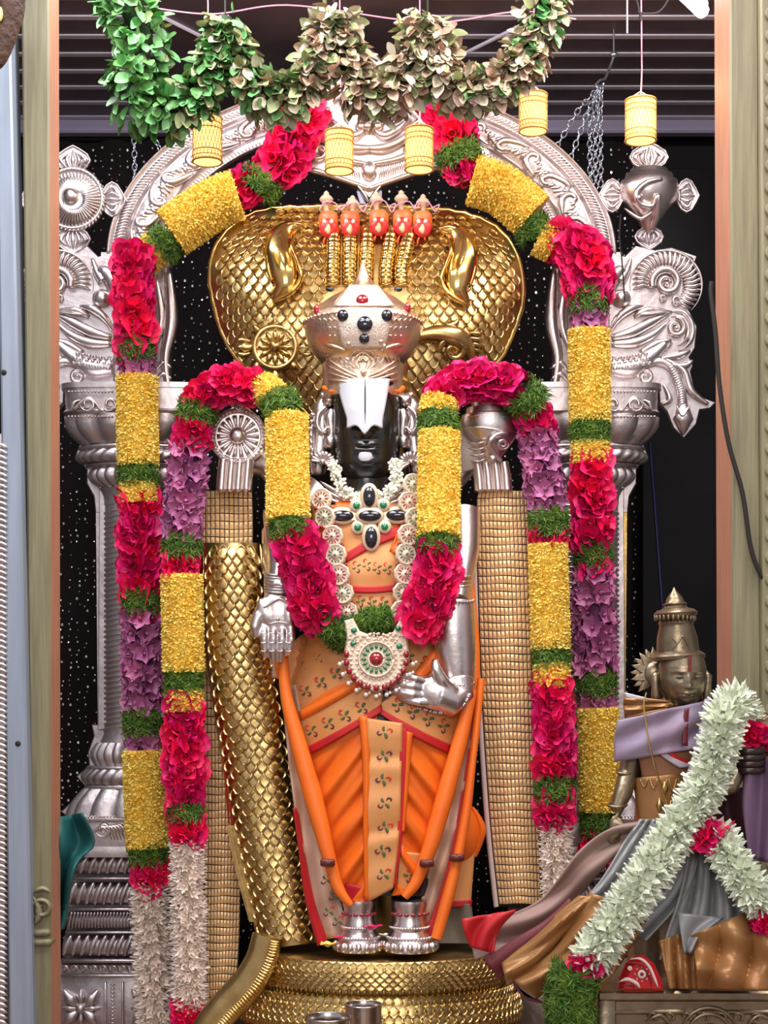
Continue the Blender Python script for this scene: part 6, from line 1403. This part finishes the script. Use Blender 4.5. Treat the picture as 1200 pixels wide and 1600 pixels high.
c7('maroon_edge', MAR, [(890, 1404), (850, 1440), (800, 1470), (756, 1500)], [(896, 1416), (860, 1460), (820, 1500), (780, 1530)], 10, 30, lambda x, y: Y7-.17, lambda u, v, x, y: .008*math.sin(u*5))
c7('gold_pleat', BRS, [(905, 1400), (868, 1430), (826, 1470), (784, 1505)], [(938, 1400), (890, 1450), (840, 1510), (792, 1540)], 14, 34, lambda x, y: Y7-.175, lambda u, v, x, y: .026*math.sin(PI*u)+.005*math.sin(u*11+v*9))
c7('gold_pleat', BRS, [(922, 1395), (894, 1440), (860, 1490), (800, 1530)], [(970, 1410), (930, 1460), (890, 1515), (838, 1560)], 18, 34, lambda x, y: Y7-.185, lambda u, v, x, y: .034*math.sin(PI*u)+.006*math.sin(u*9+v*12))
c7('gold_pleat', BRS, [(935, 1412), (905, 1450), (870, 1490), (852, 1520), (858, 1560)], [(1010, 1440), (985, 1480), (960, 1520), (930, 1545), (920, 1560)], 20, 34, lambda x, y: Y7-.20, lambda u, v, x, y: .034*math.sin(PI*u*1.6)**2+.010*math.sin(v*10+u*6))
c7('maroon_edge', MAR, [(786, 1506), (800, 1530), (820, 1556)], [(800, 1534), (820, 1560), (866, 1572)], 8, 12, lambda x, y: Y7-.18)
c7('sash', mat('dusky_purple_cloth', (.22, .14, .24), .6, 0, (.15, .08, .15), 5), [(1164, 1205), (1160, 1260), (1170, 1340)], [(1204, 1180), (1210, 1260), (1206, 1350)], 14, 20, lambda x, y: Y7-.11, lambda u, v, x, y: .016*math.sin(u*7+v*2))
c7('dark_drape', mat('dark_maroon_cloth', (.06, .015, .02), .6), [(1094, 1240), (1100, 1300), (1118, 1340)], [(1160, 1230), (1168, 1300), (1178, 1350)], 14, 16, lambda x, y: Y7-.03, lambda u, v, x, y: .02*math.sin(u*8))
b = MB()
for k in range(4): b.tube([P(1172+20*math.cos(a), 1170+k*10+5*math.sin(a), y_(-.09)-S(22, Y7)*math.sin(a)) for a in [2*PI*q/16 for q in range(17)]], .010, 8)
b.build('dark_bangles', mat('dark_bangle', (.03, .015, .015), .25), sd7, fix=False)
# its white tuberose garland
Yg7 = Y7-.16
def g7(kind, L, wd, root, cnt):
    path = [P(*p) for p in cr([(x, y, d) for x, y, d in L], 6)]
    bloom_band(root, path, S(wd/2, Y7), kind, cnt)
gt = thing('tuberose_garland', 'white tuberose garland worn by the small deity at lower right', 'garland', P(930, 1550, Yg7)); cnt = {}
g7('tuberose', [(1150, 1098, Y7-.1), (1133, 1122, Yg7), (1116, 1190, Yg7-.01), (1084, 1265, Yg7-.02), (1048, 1310, Yg7-.04), (1000, 1385, Yg7-.09), (950, 1460, Yg7-.11), (922, 1500, Yg7-.12)], 66, gt, cnt)
g7('tuberose', [(1118, 1300, Yg7-.02), (1140, 1340, Yg7-.05), (1166, 1380, Yg7-.08), (1192, 1412, Yg7-.08)], 60, gt, cnt)
g7('tuberose', [(1152, 1092, Y7-.02), (1180, 1130, Y7-.03)], 50, gt, cnt)
g7('rose', [(1110, 1296, Yg7-.02), (1096, 1320, Yg7-.03)], 50, gt, cnt); g7('rose', [(918, 1508, Yg7-.12), (896, 1512, Yg7-.12)], 40, gt, cnt); g7('rose', [(1196, 1440, Yg7-.08), (1206, 1446, Yg7-.08)], 40, gt, cnt); g7('rose', [(1176, 1150, Y7-.05), (1200, 1160, Y7-.06)], 44, gt, cnt)
green_band(gt, [P(1190, 1180, Y7-.03), P(1206, 1215, Y7-.03)], S(26, Y7))
green_band(gt, [P(900, 1516, Yg7-.11), P(892, 1535, Yg7-.11), P(890, 1570, Yg7-.11), P(893, 1630, Yg7-.11)], S(36, Y7), 1.2)
# red painted ornament on the chest
ro = thing('red_ornament', 'red painted half dome ornament with white bands and dots on the carved chest', 'ornament', P(996, 1546, Y7-.2)); Yr7 = Y7-.225
b = MB(); b.plate([(964, 1543), (966, 1528), (978, 1504), (990, 1492), (1004, 1491), (1020, 1504), (1032, 1528), (1036, 1546), (1000, 1548), (975, 1548)], Yr7, 22, 8); bo = b.build('body', mat('red_lacquer', (.55, .015, .02), .22, coat=.5), ro)
yr = Yr7-S(22, Y7)
WC = mat('cream_paint', (.80, .66, .60), .4); DKR = mat('dark_red_paint', (.25, .008, .012), .3)
b = MB(); b.rib([(984, 1499), (1000, 1498), (1014, 1510), (1024, 1532), (1028, 1543)], 2.4, yr, 3); b.rib([(968, 1534), (980, 1530), (994, 1536), (1000, 1544)], 3, yr, 3); b.dot(1003, 1522, 7, 7, yr, 2); b.dot(984, 1513, 4, 4, yr, 2)
for k in range(8): a = 2*PI*k/8; b.dot(1003+11*math.cos(a), 1522+11*math.sin(a), 1.3, 1.3, yr, 2, 6, 5)
b.build('white_pattern', WC, bo, fix=False)
b = MB(); b.dot(1003, 1522, 3, 3, yr-.004, 2); b.rib([(976, 1506), (990, 1504), (1006, 1512), (1016, 1530), (1018, 1544)], 1.5, yr, 3); b.rib([(968, 1541), (984, 1538), (992, 1545)], 2, yr, 3); b.build('dark_pattern', DKR, bo, fix=False)
# two steel tumblers in front of the coil
SS = mat('stainless_steel', (.60, .55, .52), .22, 1, bump=.02, bs=40)
for x, yy, hw, Y, lab in ((568, 1568, 29, -.62, 'taller stainless steel tumbler in front of the gold coil'), (512, 1588, 36, -.75, 'nearer wide stainless steel tumbler at the bottom edge left of the other')):
    root = thing('steel_tumbler', lab, 'tumbler', (P(x, yy, Y).x, Y, 0)); r = S(hw, Y); z = P(0, yy, Y).z; zb_ = ZP+.001
    root.location.z = zb_
    b = MB(); b.lathe([(r*.9, zb_), (r*.97, zb_+.01), (r*.97, z-.012), (r, z-.008), (r*1.02, z-.002), (r, z), (r*.96, z-.004), (r*.94, z-.02), (r*.93, zb_+.02), (.01, zb_+.02)], (P(x, yy, Y).x, Y, 0), 36); b.build('cup', SS, root)
    b = MB()
    for k in (0, 1): b.tube([V((P(x, yy, Y).x+r*math.cos(2*PI*i/36), Y+r*math.sin(2*PI*i/36), z-.002-k*.05)) for i in range(37)], .0022, 6)
    b.build('rim', SS, root, fix=False)
